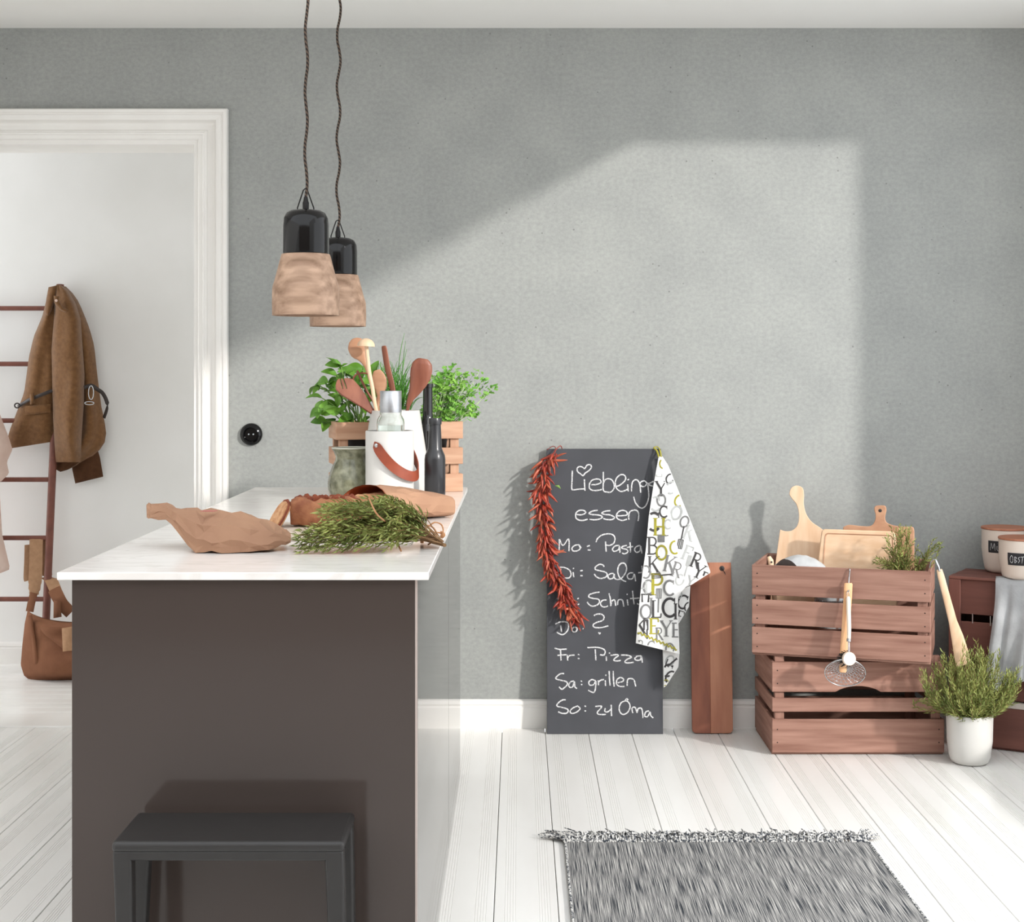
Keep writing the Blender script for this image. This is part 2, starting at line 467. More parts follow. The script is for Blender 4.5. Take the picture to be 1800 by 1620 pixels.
# ------------------------------------------------------------------ kitchen island
IX0, IX1, IY0, IY1 = -0.834, -0.190, 2.760, 4.790
def marble():
    m = mat('white_marble', '#f0ece8', 0.16, c2='#e6e0db', scale=2.0, contrast=(0.35, 0.8))
    N, L = nodes_of(m); b = N['Principled BSDF']; base = b.inputs['Base Color'].links[0].from_socket
    tc = N['Texture Coordinate']; mp = N.new('ShaderNodeMapping'); L.new(tc.outputs['Object'], mp.inputs[0])
    mp.inputs['Rotation'].default_value = (0, 0, math.radians(-38)); mp.inputs['Scale'].default_value = (1.4, 6, 1)
    w = N.new('ShaderNodeTexNoise'); w.inputs['Scale'].default_value = 3.2; w.inputs['Detail'].default_value = 6; w.inputs['Distortion'].default_value = 1.2
    L.new(mp.outputs[0], w.inputs['Vector'])
    r = N.new('ShaderNodeValToRGB'); e = r.color_ramp.elements
    e[0].position = 0.44; e[0].color = (1, 1, 1, 1); e[1].position = 0.56; e[1].color = (1, 1, 1, 1)
    k = e.new(0.50); k.color = (0.80, 0.78, 0.76, 1)
    L.new(w.outputs['Fac'], r.inputs[0])
    mx = N.new('ShaderNodeMix'); mx.data_type = 'RGBA'; mx.blend_type = 'MULTIPLY'; mx.inputs[0].default_value = 0.5
    L.new(base, mx.inputs[6]); L.new(r.outputs[0], mx.inputs[7]); L.new(mx.outputs[2], b.inputs['Base Color'])
    return m
M_marble = marble()
solo('worktop', MB().box(-0.857, -0.167, 2.743, 4.806, TOP - 0.0145, TOP), M_marble,
     'thin white marble worktop lying on the kitchen island', 'worktop', (-0.512, 2.743, TOP - 0.0145), bev=0.0015)
BT = TOP - 0.015
t = thing('end_panel', 'dark brown glossy end panel of the island behind the black stool', 'panel', (IX0, IY0, 0))
part('panel', MB().box(IX0, IX1 - 0.004, IY0, IY0 + 0.019, 0, BT), M_panel, t, bev=0.0008)
part('edge_band', MB().box(IX1 - 0.0035, IX1, IY0, IY0 + 0.019, 0, BT), M_edge, t)
SEAM = 4.0
for y0, y1, lab in ((IY0 + 0.0195, SEAM - 0.001, 'wide glossy grey island cabinet nearest the dark end panel'),
                    (SEAM + 0.001, IY1, 'narrower glossy grey island cabinet at the far end, under the herb crate')):
    t = thing('base_cabinet', lab, 'cabinet', ((IX0 + IX1)/2, y0, 0), group='island cabinets')
    part('body', MB().box(IX0, IX1 - 0.020, y0, y1, 0, BT), M_panel, t)
    part('door', MB().box(IX1 - 0.0195, IX1, y0 + 0.0015, y1 - 0.0015, 0.004, BT - 0.003), M_door, t, bev=0.0012)

# ------------------------------------------------------------------ stool
SX0, SX1, SY0, SY1, SZ = -0.706, -0.303, 2.560, 2.738, 0.480
t = thing('stool', 'low anthracite plastic stool in front of the island end panel', 'stool', ((SX0+SX1)/2, (SY0+SY1)/2, 0))
part('seat', MB().box(SX0, SX1, SY0, SY1, SZ - 0.020, SZ), M_plastic, t, bev=0.008, seg=3)
mb = MB()
part('apron', MB().box(SX0 + 0.004, SX1 - 0.004, SY0 + 0.002, SY0 + 0.016, SZ - 0.034, SZ - 0.016), M_plastic, t, bev=0.004)
part('apron', MB().box(SX0 + 0.004, SX1 - 0.004, SY1 - 0.016, SY1 - 0.002, SZ - 0.034, SZ - 0.016), M_plastic, t, bev=0.004)
for sx in (0, 1):
    for sy in (0, 1):
        x = SX0 + 0.018 if sx == 0 else SX1 - 0.018
        y = SY0 + 0.018 if sy == 0 else SY1 - 0.018
        dx = (0.012 if sx == 0 else -0.0) * 1; dx = (-0.010 if sx == 0 and sy == 1 else (0.004 if sx == 0 else 0.006))
        mb = MB(); rows = [(SZ - 0.016, 0.0165, 0), (SZ - 0.10, 0.0155, 0.25), (0.0, 0.012, 1.0)]
        for z, w, k in rows:
            xx = x + dx*k*2
            mb.v += [Vector((xx - w, y - w, z)), Vector((xx + w, y - w, z)), Vector((xx + w, y + w, z)), Vector((xx - w, y + w, z))]
        for i in range(2):
            for k in range(4): mb.f.append([4*i + (k+1) % 4, 4*i + k, 4*i + 4 + k, 4*i + 4 + (k+1) % 4])
        mb.f += [[0, 1, 2, 3], [11, 10, 9, 8]]
        part('leg', mb, M_plastic, t, bev=0.005, seg=3, norm=True)

# ------------------------------------------------------------------ rug
def rug_mat():
    m = mat('melange_rug', '#2f343b', 0.95, c2='#c2bfbb', scale=10, stretch=(48, 0.7, 1), detail=4, contrast=(0.38, 0.66), bump=0.5, bscale=18, bdist=0.004, spec=0.1)
    return m
M_rug = rug_mat()
M_fringe = mat('rug_yarn', '#4a4e55', 0.95, c2='#d8d6d2', scale=160, detail=1, contrast=(0.42, 0.58), spec=0.1)
RX0, RX1, RY0, RY1 = 0.127, 0.960, 2.70, 4.066
t = thing('rug', 'flat woven grey melange rug with fringed edge on the white floorboards', 'rug', ((RX0+RX1)/2, RY1, 0.0))
def rugf(u, v):
    x = lerp(RX0, RX1, u) + 0.004*math.sin(v*17)*(1 if u < .5 else -1)*abs(2*u-1)
    return (x, lerp(RY0, RY1, v), 0.0065 + 0.0012*noise.noise(Vector((u*9, v*14, 3))))
mb = MB().grid(rugf, 40, 60)
mb.box(RX0 + 0.001, RX1 - 0.001, RY0, RY1, 0.0002, 0.0048)
part('woven_body', mb, M_rug, t, angle=60)
mb = MB()
for i in range(520):
    u = random.random(); x = lerp(RX0, RX1, u); L_ = random.uniform(0.025, 0.062)
    side = random.gauss(0, 0.022)
    if i < 46: x = RX0 + random.uniform(-0.002, 0.05); side = -random.uniform(0.02, 0.085); L_ = random.uniform(0.03, 0.05)
    if 46 <= i < 70: x = RX1 - random.uniform(0, 0.03); side = random.uniform(0.01, 0.05)
    z1 = random.uniform(0.003, 0.022)
    pts = [(x, RY1 - 0.012, 0.007), (x + side*0.15, RY1 + 0.006, 0.009 + z1*0.5), (x + side*0.55 + random.gauss(0, .004), RY1 + L_*0.55, 0.004 + z1), (x + side, RY1 + L_, 0.003 + z1*random.uniform(0.2, 1.2))]
    mb.sweep(smooth(pts, 3), [0.0021]*9 + [0.0012], n=4)
part('fringe', mb, M_fringe, t, kind='stuff', angle=0)
for x in (RX0, RX1):
    part('selvedge', MB().sweep([(x, RY0, 0.005), (x, RY1, 0.005)], 0.004, n=6), M_fringe, t)

# ------------------------------------------------------------------ pendant lamps
def cord_mat():
    m = mat('braided_cord', '#4a3a30', 0.9, c2='#1b1614', scale=5)
    N, L = nodes_of(m); b = N['Principled BSDF']; tc = N['Texture Coordinate']
    w = N.new('ShaderNodeTexWave'); w.bands_direction = 'DIAGONAL'; w.inputs['Scale'].default_value = 60; L.new(tc.outputs['Object'], w.inputs['Vector'])
    r = N.new('ShaderNodeValToRGB'); r.color_ramp.elements[0].position = 0.4; r.color_ramp.elements[1].position = 0.6
    r.color_ramp.elements[0].color = (*lin('#1a1514'), 1); r.color_ramp.elements[1].color = (*lin('#5d4c40'), 1)
    L.new(w.outputs['Fac'], r.inputs[0]); L.new(r.outputs[0], b.inputs['Base Color'])
    return m
M_cord = cord_mat()
def pendant(px, ybot, Y, label, wig):
    c = P(px, ybot, Y); x, y, z = c
    t = thing('pendant_lamp', label, 'lamp', c, group='pendant lamps over the island')
    H1, H2 = 0.147, 0.255
    part('lamp_shade', MB().lathe([(0.0, H1 - 0.006), (0.050, H1 - 0.006), (0.068, 0.085), (0.0745, 0.070), (0.0765, 0.0), (0.080, 0.0), (0.0808, 0.03), (0.0800, 0.064), (0.0785, 0.072), (0.0735, 0.088), (0.0600, 0.140), (0.0578, H1), (0, H1)], 56, c=c), M_lampwood, t, angle=30)
    part('cap', MB().lathe([(0.0, H1 + 0.0005), (0.0545, H1 + 0.0005), (0.0555, H1 + 0.003), (0.0552, 0.215), (0.0535, 0.233), (0.047, 0.246), (0.036, 0.252), (0.014, H2), (0, H2)], 56, c=c), M_black, t, angle=60)
    gl = part('cable_gland', MB().lathe([(0, H2), (0.0075, H2), (0.0078, H2 + 0.016), (0.0062, H2 + 0.020), (0.0045, H2 + 0.030), (0, H2 + 0.031)], 16, c=c), M_blackm, t)
    loop = [(x - 0.0195, y, z + H2 - 0.003), (x - 0.020, y, z + H2 + 0.004), (x - 0.006, y, z + H2 + 0.046), (x - 0.002, y, z + H2 + 0.050), (x + 0.004, y, z + H2 + 0.046), (x + 0.019, y, z + H2 + 0.004), (x + 0.0195, y, z + H2 - 0.003)]
    part('hanger_loop', MB().sweep(loop, 0.0016, n=6), M_blackm, t)
    pts = [Vector((x, y, z + H2 + 0.028))]
    k = 26
    for i in range(1, k + 1):
        zz = lerp(z + H2 + 0.028, CEIL - 0.02, i / k)
        pts.append(Vector((x + wig*0.0032*math.sin(i*1.35) + 0.004*i/k, y, zz)))
    part('cord', MB().sweep(smooth(pts, 5), 0.0036, n=8), M_cord, t, angle=180)
    part('ceiling_rose', MB().lathe([(0, -0.025), (0.045, -0.025), (0.05, -0.02), (0.05, 0), (0, 0)], 32, c=(pts[-1].x, y, CEIL)), M_black, t)
pendant(537.5, 554.5, 3.557, 'nearer, larger-looking pendant lamp with black cap and turned wooden shade', 1.0)
pendant(594.0, 573.5, 4.245, 'farther pendant lamp with black cap and wooden shade, partly hidden behind the nearer', 1.6)
# ------------------------------------------------------------------ hall: ladder, jacket, bag, scarf
M_copper = mat('brown_painted_tube', '#7c4a3c', 0.45, c2='#6d4034', scale=30)
M_wool = mat('brown_wool', '#6a4a2e', 0.95, c2='#7d5a3a', scale=60, bump=0.5, bscale=260, spec=0.1, sheen=0.3)
M_wooldark = mat('wool_lining', '#4b3222', 0.95, c2='#563a28', scale=60, spec=0.1)
M_belt = mat('dark_belt_leather', '#2e2623', 0.45, c2='#3a302c', scale=40, bump=0.1)
M_canvas = mat('brown_canvas', '#7a523d', 0.9, c2='#8c6149', scale=9, bump=0.5, bscale=30, spec=0.15, bdist=0.006)
M_strap = mat('tan_webbing', '#b28b6a', 0.85, c2='#a37d5e', scale=50, bump=0.2, bscale=200)
M_scarf = mat('pale_pink_cloth', '#dcc0b2', 0.95, c2='#e6cfc3', scale=14, bump=0.3, bscale=60)
LB, LT = P(77, 1186, 6.36), P(106, 500, 6.562)
t = thing('towel_ladder', 'reddish brown tube ladder leaning on the white hall wall', 'ladder', LB)
off = Vector((-0.52, 0, 0))
part('upright', MB().sweep([LB + Vector((0, 0, 0.0)), LT], 0.0165, n=14), M_copper, t, angle=60)
part('upright', MB().sweep([LB + off, LT + off], 0.0165, n=14), M_copper, t, angle=60)
for py in (543, 643, 744, 848, 950, 1056):
    k = (1186 - py) / (1186 - 500)
    a = LB.lerp(LT, k)
    part('rung', MB().sweep([a + Vector((-0.006, 0, 0)), a + off + Vector((0.006, 0, 0))], 0.0105, n=12), M_copper, t, angle=60)

def J(x, y): return (x*0.2469, 480 + y*0.2469)
def JL(pts): return [J(*p) for p in pts]
yj = lambda v: 6.50
t = thing('jacket', 'brown wool jacket with dark belt hanging on the ladder', 'jacket', P(100, 860, 6.48))
def fold(a, k, ph=0): return lambda u, v: a*math.sin(k*u + ph + 2.2*v) + a*0.8*noise.noise(Vector((u*3, v*6, ph)))
mb = puff(MB(), JL([(345, 105), (330, 190), (300, 310), (240, 450), (205, 600), (172, 850), (130, 960), (60, 1140), (57, 1215), (75, 1247)]),
          JL([(440, 100), (430, 250), (420, 440), (410, 640), (410, 900), (408, 1080), (405, 1195)]), lambda v: 6.49, 0.06, fold(0.010, 7))
part('front_panel', mb, M_wool, t, angle=70)
mb = puff(MB(), JL([(425, 88), (440, 250), (470, 500), (500, 800), (500, 1100), (440, 1330), (410, 1405)]),
          JL([(470, 95), (540, 165), (590, 270), (640, 400), (672, 520), (690, 700), (700, 780), (722, 950), (746, 1060), (757, 1150), (742, 1220), (690, 1280), (600, 1340), (500, 1392), (430, 1412)]),
          lambda v: 6.525, 0.055, fold(0.012, 9, 1.3))
part('back_panel', mb, M_wool, t, angle=70)
mb = puff(MB(), JL([(400, 83), (388, 130), (385, 300), (366, 540), (372, 800), (378, 1050), (388, 1220), (398, 1345)]),
          JL([(430, 84), (480, 115), (540, 215), (575, 330), (585, 480), (602, 720), (596, 950), (582, 1150), (575, 1345)]),
          lambda v: 6.44, 0.075, fold(0.012, 6, 2.0), nv=40)
part('sleeve', mb, M_wool, t, angle=70)
mb = puff(MB(), JL([(508, 1330), (515, 1400), (536, 1497)]), JL([(690, 1240), (712, 1310), (735, 1448)]), 6.55, 0.035, fold(0.004, 5))
part('sleeve', mb, M_wooldark, t, angle=70)
mb = puff(MB(), JL([(398, 1335), (394, 1395), (430, 1414)]), JL([(575, 1335), (530, 1370), (480, 1400)]), 6.50, 0.03)
part('lining', mb, M_wooldark, t, angle=70)
mb = puff(MB(), JL([(345, 100), (330, 180), (318, 280), (335, 300)]), JL([(410, 85), (400, 160), (370, 260), (345, 305)]), 6.425, 0.02, nv=10)
part('collar', mb, M_wool, t, angle=70)
mb = puff(MB(), JL([(382, 160), (386, 215), (430, 265), (470, 282)]), JL([(420, 165), (424, 205), (452, 245), (484, 258)]), 6.358, 0.012, nv=10, nu=6)
ep = part('shoulder_strap', mb, M_wool, t, angle=70)
c = P(*J(401, 195), 6.343)
part('button', MB().lathe([(0, 0), (0.006, 0), (0.006, 0.003), (0.003, 0.004), (0, 0.003)], 12, M=Matrix.Translation(c) @ Matrix.Rotation(math.radians(90), 4, 'X')), M_scarf, ep)
mb = puff(MB(), JL([(178, 945), (175, 1010)]), JL([(360, 930), (360, 992)]), 6.432, 0.012, nv=6)
part('pocket_flap', mb, M_wool, t, angle=70)
def strip(pts, Y, w, th=0.003):
    p = smooth([P(*J(a, b), Y + d) for a, b, d in pts], 6)
    return MB().sweep(p, w, th, n=6, side=Vector((0, 0, 1)))
b1 = part('belt', strip([(128, 950, 0.02), (200, 905, -0.012), (290, 868, -0.028), (372, 835, -0.02)], 6.44, 0.0075), M_belt, t)
part('belt', strip([(600, 815, -0.02), (650, 800, -0.01), (690, 825, 0.0), (735, 860, 0.0), (765, 940, 0.0), (740, 1030, 0.01)], 6.44, 0.0085), M_belt, t)
part('belt_loop', puff(MB(), JL([(210, 860), (215, 935)]), JL([(240, 855), (246, 925)]), 6.415, 0.012, nv=5, nu=5), M_wool, t)
def ring(pt, Y, rx, rz, r):
    c = P(*J(*pt), Y)
    return MB().sweep([c + Vector((rx*math.cos(a*math.pi/9), 0, rz*math.sin(a*math.pi/9))) for a in range(19)], r, n=6)
part('buckle', ring((648, 850), 6.41, 0.011, 0.030, 0.0022), M_steel, t)
part('buckle', ring((636, 925), 6.41, 0.020, 0.007, 0.0022), M_steel, t)
part('buckle', ring((122, 942), 6.44, 0.011, 0.010, 0.003), M_belt, t)

def B(x, y): return (x*0.23457, 840 + y*0.23457)
def BL(pts): return [B(*p) for p in pts]
t = thing('canvas_bag', 'brown canvas shoulder bag standing on the hall floor below the ladder', 'bag', P(*B(480, 1525), 6.22))
bfold = lambda u, v: 0.020*noise.noise(Vector((u*3.5, v*4 + u*2, 5))) + 0.012*math.sin(9*u + 6*v)
mb = puff(MB(), BL([(208, 985), (185, 1090), (168, 1240), (155, 1400), (180, 1480), (222, 1512)]),
          BL([(900, 985), (930, 1090), (945, 1240), (950, 1400), (930, 1480), (880, 1520)]), lambda v: 6.26, 0.10, bfold, nu=34, nv=30, back=0.05)
# sag the top edge between the strap ends
zt = P(*B(208, 985), 6.26).z
for v in mb.v:
    k = max(0.0, (v.z - (zt - 0.16)) / 0.16)
    px = CX + v.x*F/v.y; u = (px/0.23457 - 208) / 700
    v.z -= 0.055*k*max(0.0, math.sin(math.pi*max(0, min(1, u)))) ** 0.6
part('bag_body', mb, M_canvas, t, angle=75)
def bstrip(pts, Y, w, th=0.003):
    p = smooth([P(*B(a, b), Y + d) for a, b, d in pts], 6)
    return MB().sweep(p, w, th, n=6, side=Vector((1, 0, 0)))
part('shoulder_strap', bstrip([(268, 447, 0.055), (272, 445, 0.0), (270, 520, -0.02), (268, 660, -0.03), (262, 780, -0.035), (254, 870, -0.035)], 6.43, [0.029]*25 + [0.026]*3 + [0.021]*3), M_strap, t)
part('strap_end', bstrip([(254, 860, -0.038), (236, 930, -0.04), (222, 1000, -0.045)], 6.43, 0.017, 0.004), M_canvas, t)
part('shoulder_strap', bstrip([(325, 448, 0.0), (335, 560, -0.02), (350, 690, -0.03), (355, 730, -0.03)], 6.455, 0.022), M_strap, t)
part('shoulder_strap', bstrip([(208, 500, 0.02), (205, 620, 0.0), (200, 740, -0.01), (205, 770, -0.01)], 6.46, 0.014), M_strap, t)
part('shoulder_strap', bstrip([(345, 745, 0.0), (385, 770, -0.05), (420, 850, -0.08)], 6.44, 0.025), M_strap, t)
se = part('strap_end', bstrip([(405, 830, -0.1), (440, 900, -0.12), (480, 960, -0.12), (530, 1010, -0.12)], 6.44, 0.027, 0.005), M_canvas, t)
part('strap_panel', puff(MB(), BL([(402, 915), (400, 1050)]), BL([(455, 925), (462, 1040)]), 6.31, 0.01, nv=5, nu=5), M_canvas, t)
pk = part('pocket_flap', puff(MB(), BL([(295, 1120), (330, 1170), (470, 1280)]), BL([(720, 1100), (730, 1160), (700, 1290)]), 6.158, 0.03, bfold, nv=10), M_canvas, t, angle=75)
part('flap_strap', puff(MB(), BL([(463, 1125), (470, 1300)]), BL([(556, 1110), (560, 1290)]), 6.12, 0.012, nv=6, nu=6), M_strap, pk)
part('seam_strip', puff(MB(), BL([(210, 1030), (235, 1200), (252, 1390)]), BL([(240, 1025), (268, 1200), (292, 1390)]), lambda v: 6.205 - 0.01*v, 0.008, nv=12, nu=5), M_canvas, t)

mb = puff(MB(), [(-60, 720), (-70, 800), (-64, 850)], [(0, 728), (16, 770), (22, 790), (12, 812), (16, 832), (2, 846)], 6.40, 0.05, fold(0.012, 9))
mb = puff(mb, [(-60, 840), (-66, 930), (-60, 1000)], [(-2, 838), (4, 940), (18, 1000), (-6, 1010)], 6.39, 0.05, fold(0.012, 9, 2))
solo('scarf', mb, M_scarf, 'pale pink cloth hanging over the ladder at the left picture edge', 'scarf', P(-20, 1005, 6.40), angle=75)
# ------------------------------------------------------------------ sprigs (shared by the herbs)
def sprig(mb, stem, path, nlen=0.016, step=0.0045, start=0.15, w=0.0011, rnd=random, curl=0.35, sr=0.0011):
    """a stem with needle leaves all round it"""
    path = [Vector(p) for p in path]
    if stem is not None: stem.sweep(path, [lerp(sr, sr*0.4, i/(len(path)-1)) for i in range(len(path))], n=4)
    L_ = sum((path[i+1] - path[i]).length for i in range(len(path) - 1)); n = int(L_*(1 - start) / step)
    ang = rnd.random()*6
    for i in range(n):
        k = start + (1 - start)*i/max(1, n - 1)
        p = poly_at(path, k); q = poly_at(path, min(1, k + 0.04)); r = poly_at(path, max(0, k - 0.04))
        t = (q - r).normalized()
        u = t.orthogonal().normalized(); ang += 2.4
        d = (Matrix.Rotation(ang, 3, t) @ u)
        ln = nlen*rnd.uniform(0.7, 1.25)*(1.0 - 0.35*k)
        di = (d*1.0 + t*rnd.uniform(0.55, 1.1)).normalized()
        s = di.cross(t)
        s = s.normalized()*w if s.length > 1e-6 else d*w
        m = p + di*ln*0.55; e = p + di*ln*0.85 + t*ln*curl*0.6
        mb.add([p + s*0.5, p - s*0.5, m - s, m + s, e], [(0, 1, 2, 3), (3, 2, 4)])
def bend(a, b, sag, n=7, jit=0.0):
    a, b = Vector(a), Vector(b); out = []
    for i in range(n + 1):
        t = i/n
        out.append(a.lerp(b, t) + Vector(sag)*math.sin(math.pi*t) + Vector((random.gauss(0, jit), random.gauss(0, jit), random.gauss(0, jit))))
    return out

# ------------------------------------------------------------------ paper bag in front
M_kraft = mat('kraft_paper', '#94705a', 0.75, c2='#a98469', scale=7, bump=0.35, bscale=22, bdist=0.004, spec=0.25)
M_kraftshade = mat('kraft_paper_shaded', '#a4532f', 0.8, c2='#b2613b', scale=8, bump=0.2)  # same kraft paper, the shade inside the bag put into its rust colour
M_print = mat('red_print', '#c8566a', 0.7, c2='#b97a70', scale=60)
def kp(x, y): return 240 + x/3.0, 820 + y/3.0
def section(px, ytop, ybot, Yf, dep, ridge=0.35, wob=0.0):
    """ring of 8 points: a slice of the bag at picture column px"""
    zt = CAMZ - (ytop - CY)*(Yf + dep*ridge)/F; zb = max(TOP + 0.0015, CAMZ - (ybot - CY)*Yf/F)
    X = lambda Y: (px - CX)*Y/F
    h = zt - zb
    pts = []
    for dy, dz in ((0.0, 0.0), (-0.02, 0.30), (0.06, 0.72), (ridge, 1.0), (0.72, 0.93), (1.0, 0.55), (1.0, 0.2), (0.9, 0.0)):
        Y = Yf + dep*dy
        z = zb + h*dz
        pts.append(Vector((X(Y), Y, z)))
    return pts
sec = [(258, 886, 909, 3.13, 0.05), (266, 884, 911, 3.12, 0.06), (292, 885, 912, 3.10, 0.07), (312, 893, 936, 3.07, 0.12), (345, 896, 972, 3.035, 0.17),
       (372, 897, 974, 3.03, 0.18), (405, 901, 973.5, 3.03, 0.18), (440, 907, 972, 3.035, 0.17), (472, 916, 968, 3.05, 0.15), (495, 929, 958, 3.07, 0.11), (511, 939, 953, 3.085, 0.06)]
def crumple(mb, rings, amp, close=True):
    """paper: rings of points, jittered and split into facets"""
    n = len(rings[0]); N = len(rings)
    for i, r in enumerate(rings):
        e_ = min(1.0, 0.25 + i/5, 0.25 + (N - 1 - i)/5)
        for p in r:
            q = p*30
            v = p + Vector((random.gauss(0, .45), random.gauss(0, .9), random.gauss(0, 1)))*amp*e_ + Vector((0, noise.noise(q), noise.noise(q + Vector((3, 8, 1)))))*amp
            v.z = max(v.z, TOP + 0.0012); mb.v.append(v)
    for i in range(N - 1):
        for k in range(n):
            a, b, c, d = i*n + k, i*n + (k+1) % n, (i+1)*n + (k+1) % n, (i+1)*n + k
            mb.f += [[a, b, c], [a, c, d]] if random.random() < 0.5 else [[a, b, d], [b, c, d]]
    return mb
random.seed(17)
rings = []
for i in range(len(sec) - 1):
    for k in range(2):
        r = section(*[lerp(a, b, k/2) for a, b in zip(sec[i], sec[i+1])])
        rings.append([r[j].lerp(r[(j+1) % 8], m/2) for j in range(8) for m in range(2)])
r = section(*sec[-1]); rings.append([r[j].lerp(r[(j+1) % 8], m/2) for j in range(8) for m in range(2)])
n = 16
mb = crumple(MB(), rings, 0.0030)
mb.f += [list(range(n))[::-1], [(len(rings)-1)*n + k for k in range(n)]]
t = thing('paper_bag', 'closed crumpled brown paper bag at the front of the worktop', 'bag', on_height(400, 974, TOP))
part('bag_body', mb, M_kraft, t, angle=11, norm=True)
mb = MB()
for k in range(5):
    a = on_height(358 + k*5, 898.5, TOP + 0.083)
    mb.sweep([a + Vector((-0.006, 0, 0.0)), a + Vector((0.004, 0.004, 0.0012))], [0.003, 0.002], [0.0006, 0.0006], n=6, side=Vector((0, 1, 0)))
part('print_mark', mb, M_print, t)

# ------------------------------------------------------------------ bread on its thin board
M_crust = mat('bread_crust', '#7b4631', 0.85, c2='#a8714f', scale=26, detail=7, contrast=(0.3, 0.65), bump=0.9, bscale=60, bdist=0.004)
M_crumb = mat('bread_crumb', '#c79a72', 0.95, c2='#a9744f', scale=60, contrast=(0.4, 0.7), bump=0.8, bscale=110, bdist=0.003)
M_crack = mat('bread_top_crust', '#6b3222', 0.9, c2='#8c4a31', scale=40, bump=0.9, bscale=80, bdist=0.004)
M_serve = wood('pale_serving_board', '#c9b9a8', '#d8cabb', 'x', 5)
bz = TOP + 0.0125
solo('serving_board', MB().box(-0.60, -0.235, 3.255, 3.555, TOP + 0.0003, bz), M_serve, 'thin pale wooden board under the cut loaf', 'board', (-0.41, 3.25, TOP), bev=0.003)
def loaf(mb, x0, x1, y0, y1, z0, h, amp=0.006, nx=22, nr=28):
    def fn(u, v):
        a = 2*math.pi*u; ca, sa = math.cos(a), math.sin(a)
        e = 0.45
        cy = math.copysign(abs(ca)**e, ca); cz = math.copysign(abs(sa)**e, sa)
        x = lerp(x0, x1, v)
        k = 1.0 - 0.10*(abs(2*v - 1)**6)
        y = (y0 + y1)/2 + (y1 - y0)/2*cy*k*(1 - 0.06*(cz < 0))
        z = z0 + h/2 + h/2*cz*k
        q = Vector((x, y, z))*32
        p = Vector((x, y, z))
        m = amp*(noise.noise(q) + 0.6*noise.noise(q*2.3))
        if cz > 0.85: m += amp*1.1*noise.noise(q*1.7 + Vector((3, 3, 3)))
        p += Vector((0, cy, cz))*m
        p.z = max(p.z, z0 + 0.0008)
        return p
    mb.grid(fn, nr, nx, closed_u=True)
    o = len(mb.v) - nr*(nx + 1)
    mb.f.append([o + k for k in range(nr)][::-1]); mb.f.append([o + nx*nr + k for k in range(nr)])
    return mb
c0 = on_height(497, 937, bz)
t = thing('bread_loaf', 'cut loaf of dark crusted bread lying on the thin board', 'bread', (c0.x + 0.07, c0.y + 0.04, bz))
x0 = c0.x; yb = 3.42
part('loaf', loaf(MB(), x0 - 0.003, x0 + 0.150, yb, yb + 0.10, bz, 0.066), M_crust, t, angle=70, norm=True)
mb = MB()
for i in range(26):
    k = i/25
    x = x0 + 0.012 + 0.13*k + random.gauss(0, .002)
    y = yb + 0.022 + 0.055*random.random()
    mb.sweep([Vector((x, y, bz + 0.058)), Vector((x + random.gauss(0, .004), y + random.gauss(0, .004), bz + 0.069 + random.random()*0.004))], [0.011, 0.004], [0.010, 0.004], n=7)
part('cracked_top', mb, M_crack, t, angle=50)
# leaning slice
a = on_height(463, 922, bz)
sl = MB()
pts2 = [(0.0, 0.0), (0.030, 0.0), (0.046, 0.004), (0.050, 0.022), (0.047, 0.044), (0.040, 0.052), (0.026, 0.056), (0.010, 0.053), (0.002, 0.044), (-0.003, 0.022)]
Ms = Matrix.Translation((-0.588, 3.45, bz + 0.0025)) @ Matrix.Rotation(math.radians(-62), 4, 'Z') @ Matrix.Rotation(math.radians(-30), 4, 'X')
sl.prism([Ms @ Vector((p[0]*1.25, 0, p[1]*1.2)) for p in pts2], Ms.to_3x3() @ Vector((0, 0.013, 0)))
t = thing('bread_slice', 'slice of bread leaning beside the cut end of the loaf', 'bread', (-0.58, 3.45, bz))
part('crumb', sl, M_crumb, t, bev=0.002, norm=True)
mb = MB().sweep([Ms @ Vector((p[0]*1.25, 0.0065, p[1]*1.2)) for p in pts2[2:]], 0.0026, 0.0078, n=8, side=None)
part('crust', mb, M_crack, t, angle=60)

# ------------------------------------------------------------------ open bag with a second bread
def bagring(c, ax, ry, rz, n=28, flat=0.0):
    ax = ax.normalized(); s = Vector((-ax.y, ax.x, 0)).normalized(); out = []
    for k in range(n):
        a = 2*math.pi*k/n
        out.append(c + s*(ry*math.cos(a)) + Vector((0, 0, 1))*(rz*math.sin(a)))
    return out
A0 = Vector((-0.404, 3.62, 0)); A1 = Vector((-0.216, 3.84, 0)); ax = A1 - A0
mb = MB(); mbi = MB(); n = 20; steps = 12
def bag_r(k):
    ry = lerp(0.084, 0.070, k**1.5); rz = lerp(0.046, 0.026, k**2)
    return ry, rz
random.seed(4)
ring0 = []
for i in range(steps + 1):
    k = i/steps; ry, rz = bag_r(k); c = A0.lerp(A1, k); c.z = TOP + 0.0022 + rz
    r = bagring(c, ax, ry, rz, n)
    sx = Vector((-ax.y, ax.x, 0)).normalized(); ex = lerp(1.0, 0.45, k)
    r = [c + sx*(ry*math.copysign(abs(math.cos(2*math.pi*j/n))**ex, math.cos(2*math.pi*j/n))) + Vector((0, 0, rz*math.copysign(abs(math.sin(2*math.pi*j/n))**ex, math.sin(2*math.pi*j/n)))) for j in range(n)]
    if k < 0.3: r = [p + ax.normalized()*(0.055*(1 - k/0.3)*(0.5 + 0.5*math.sin(2*math.pi*j/n))) for j, p in enumerate(r)]
    ring0.append(r)
crumple(mb, ring0, 0.0016)
mbi.f = [f[::-1] for f in mb.f]
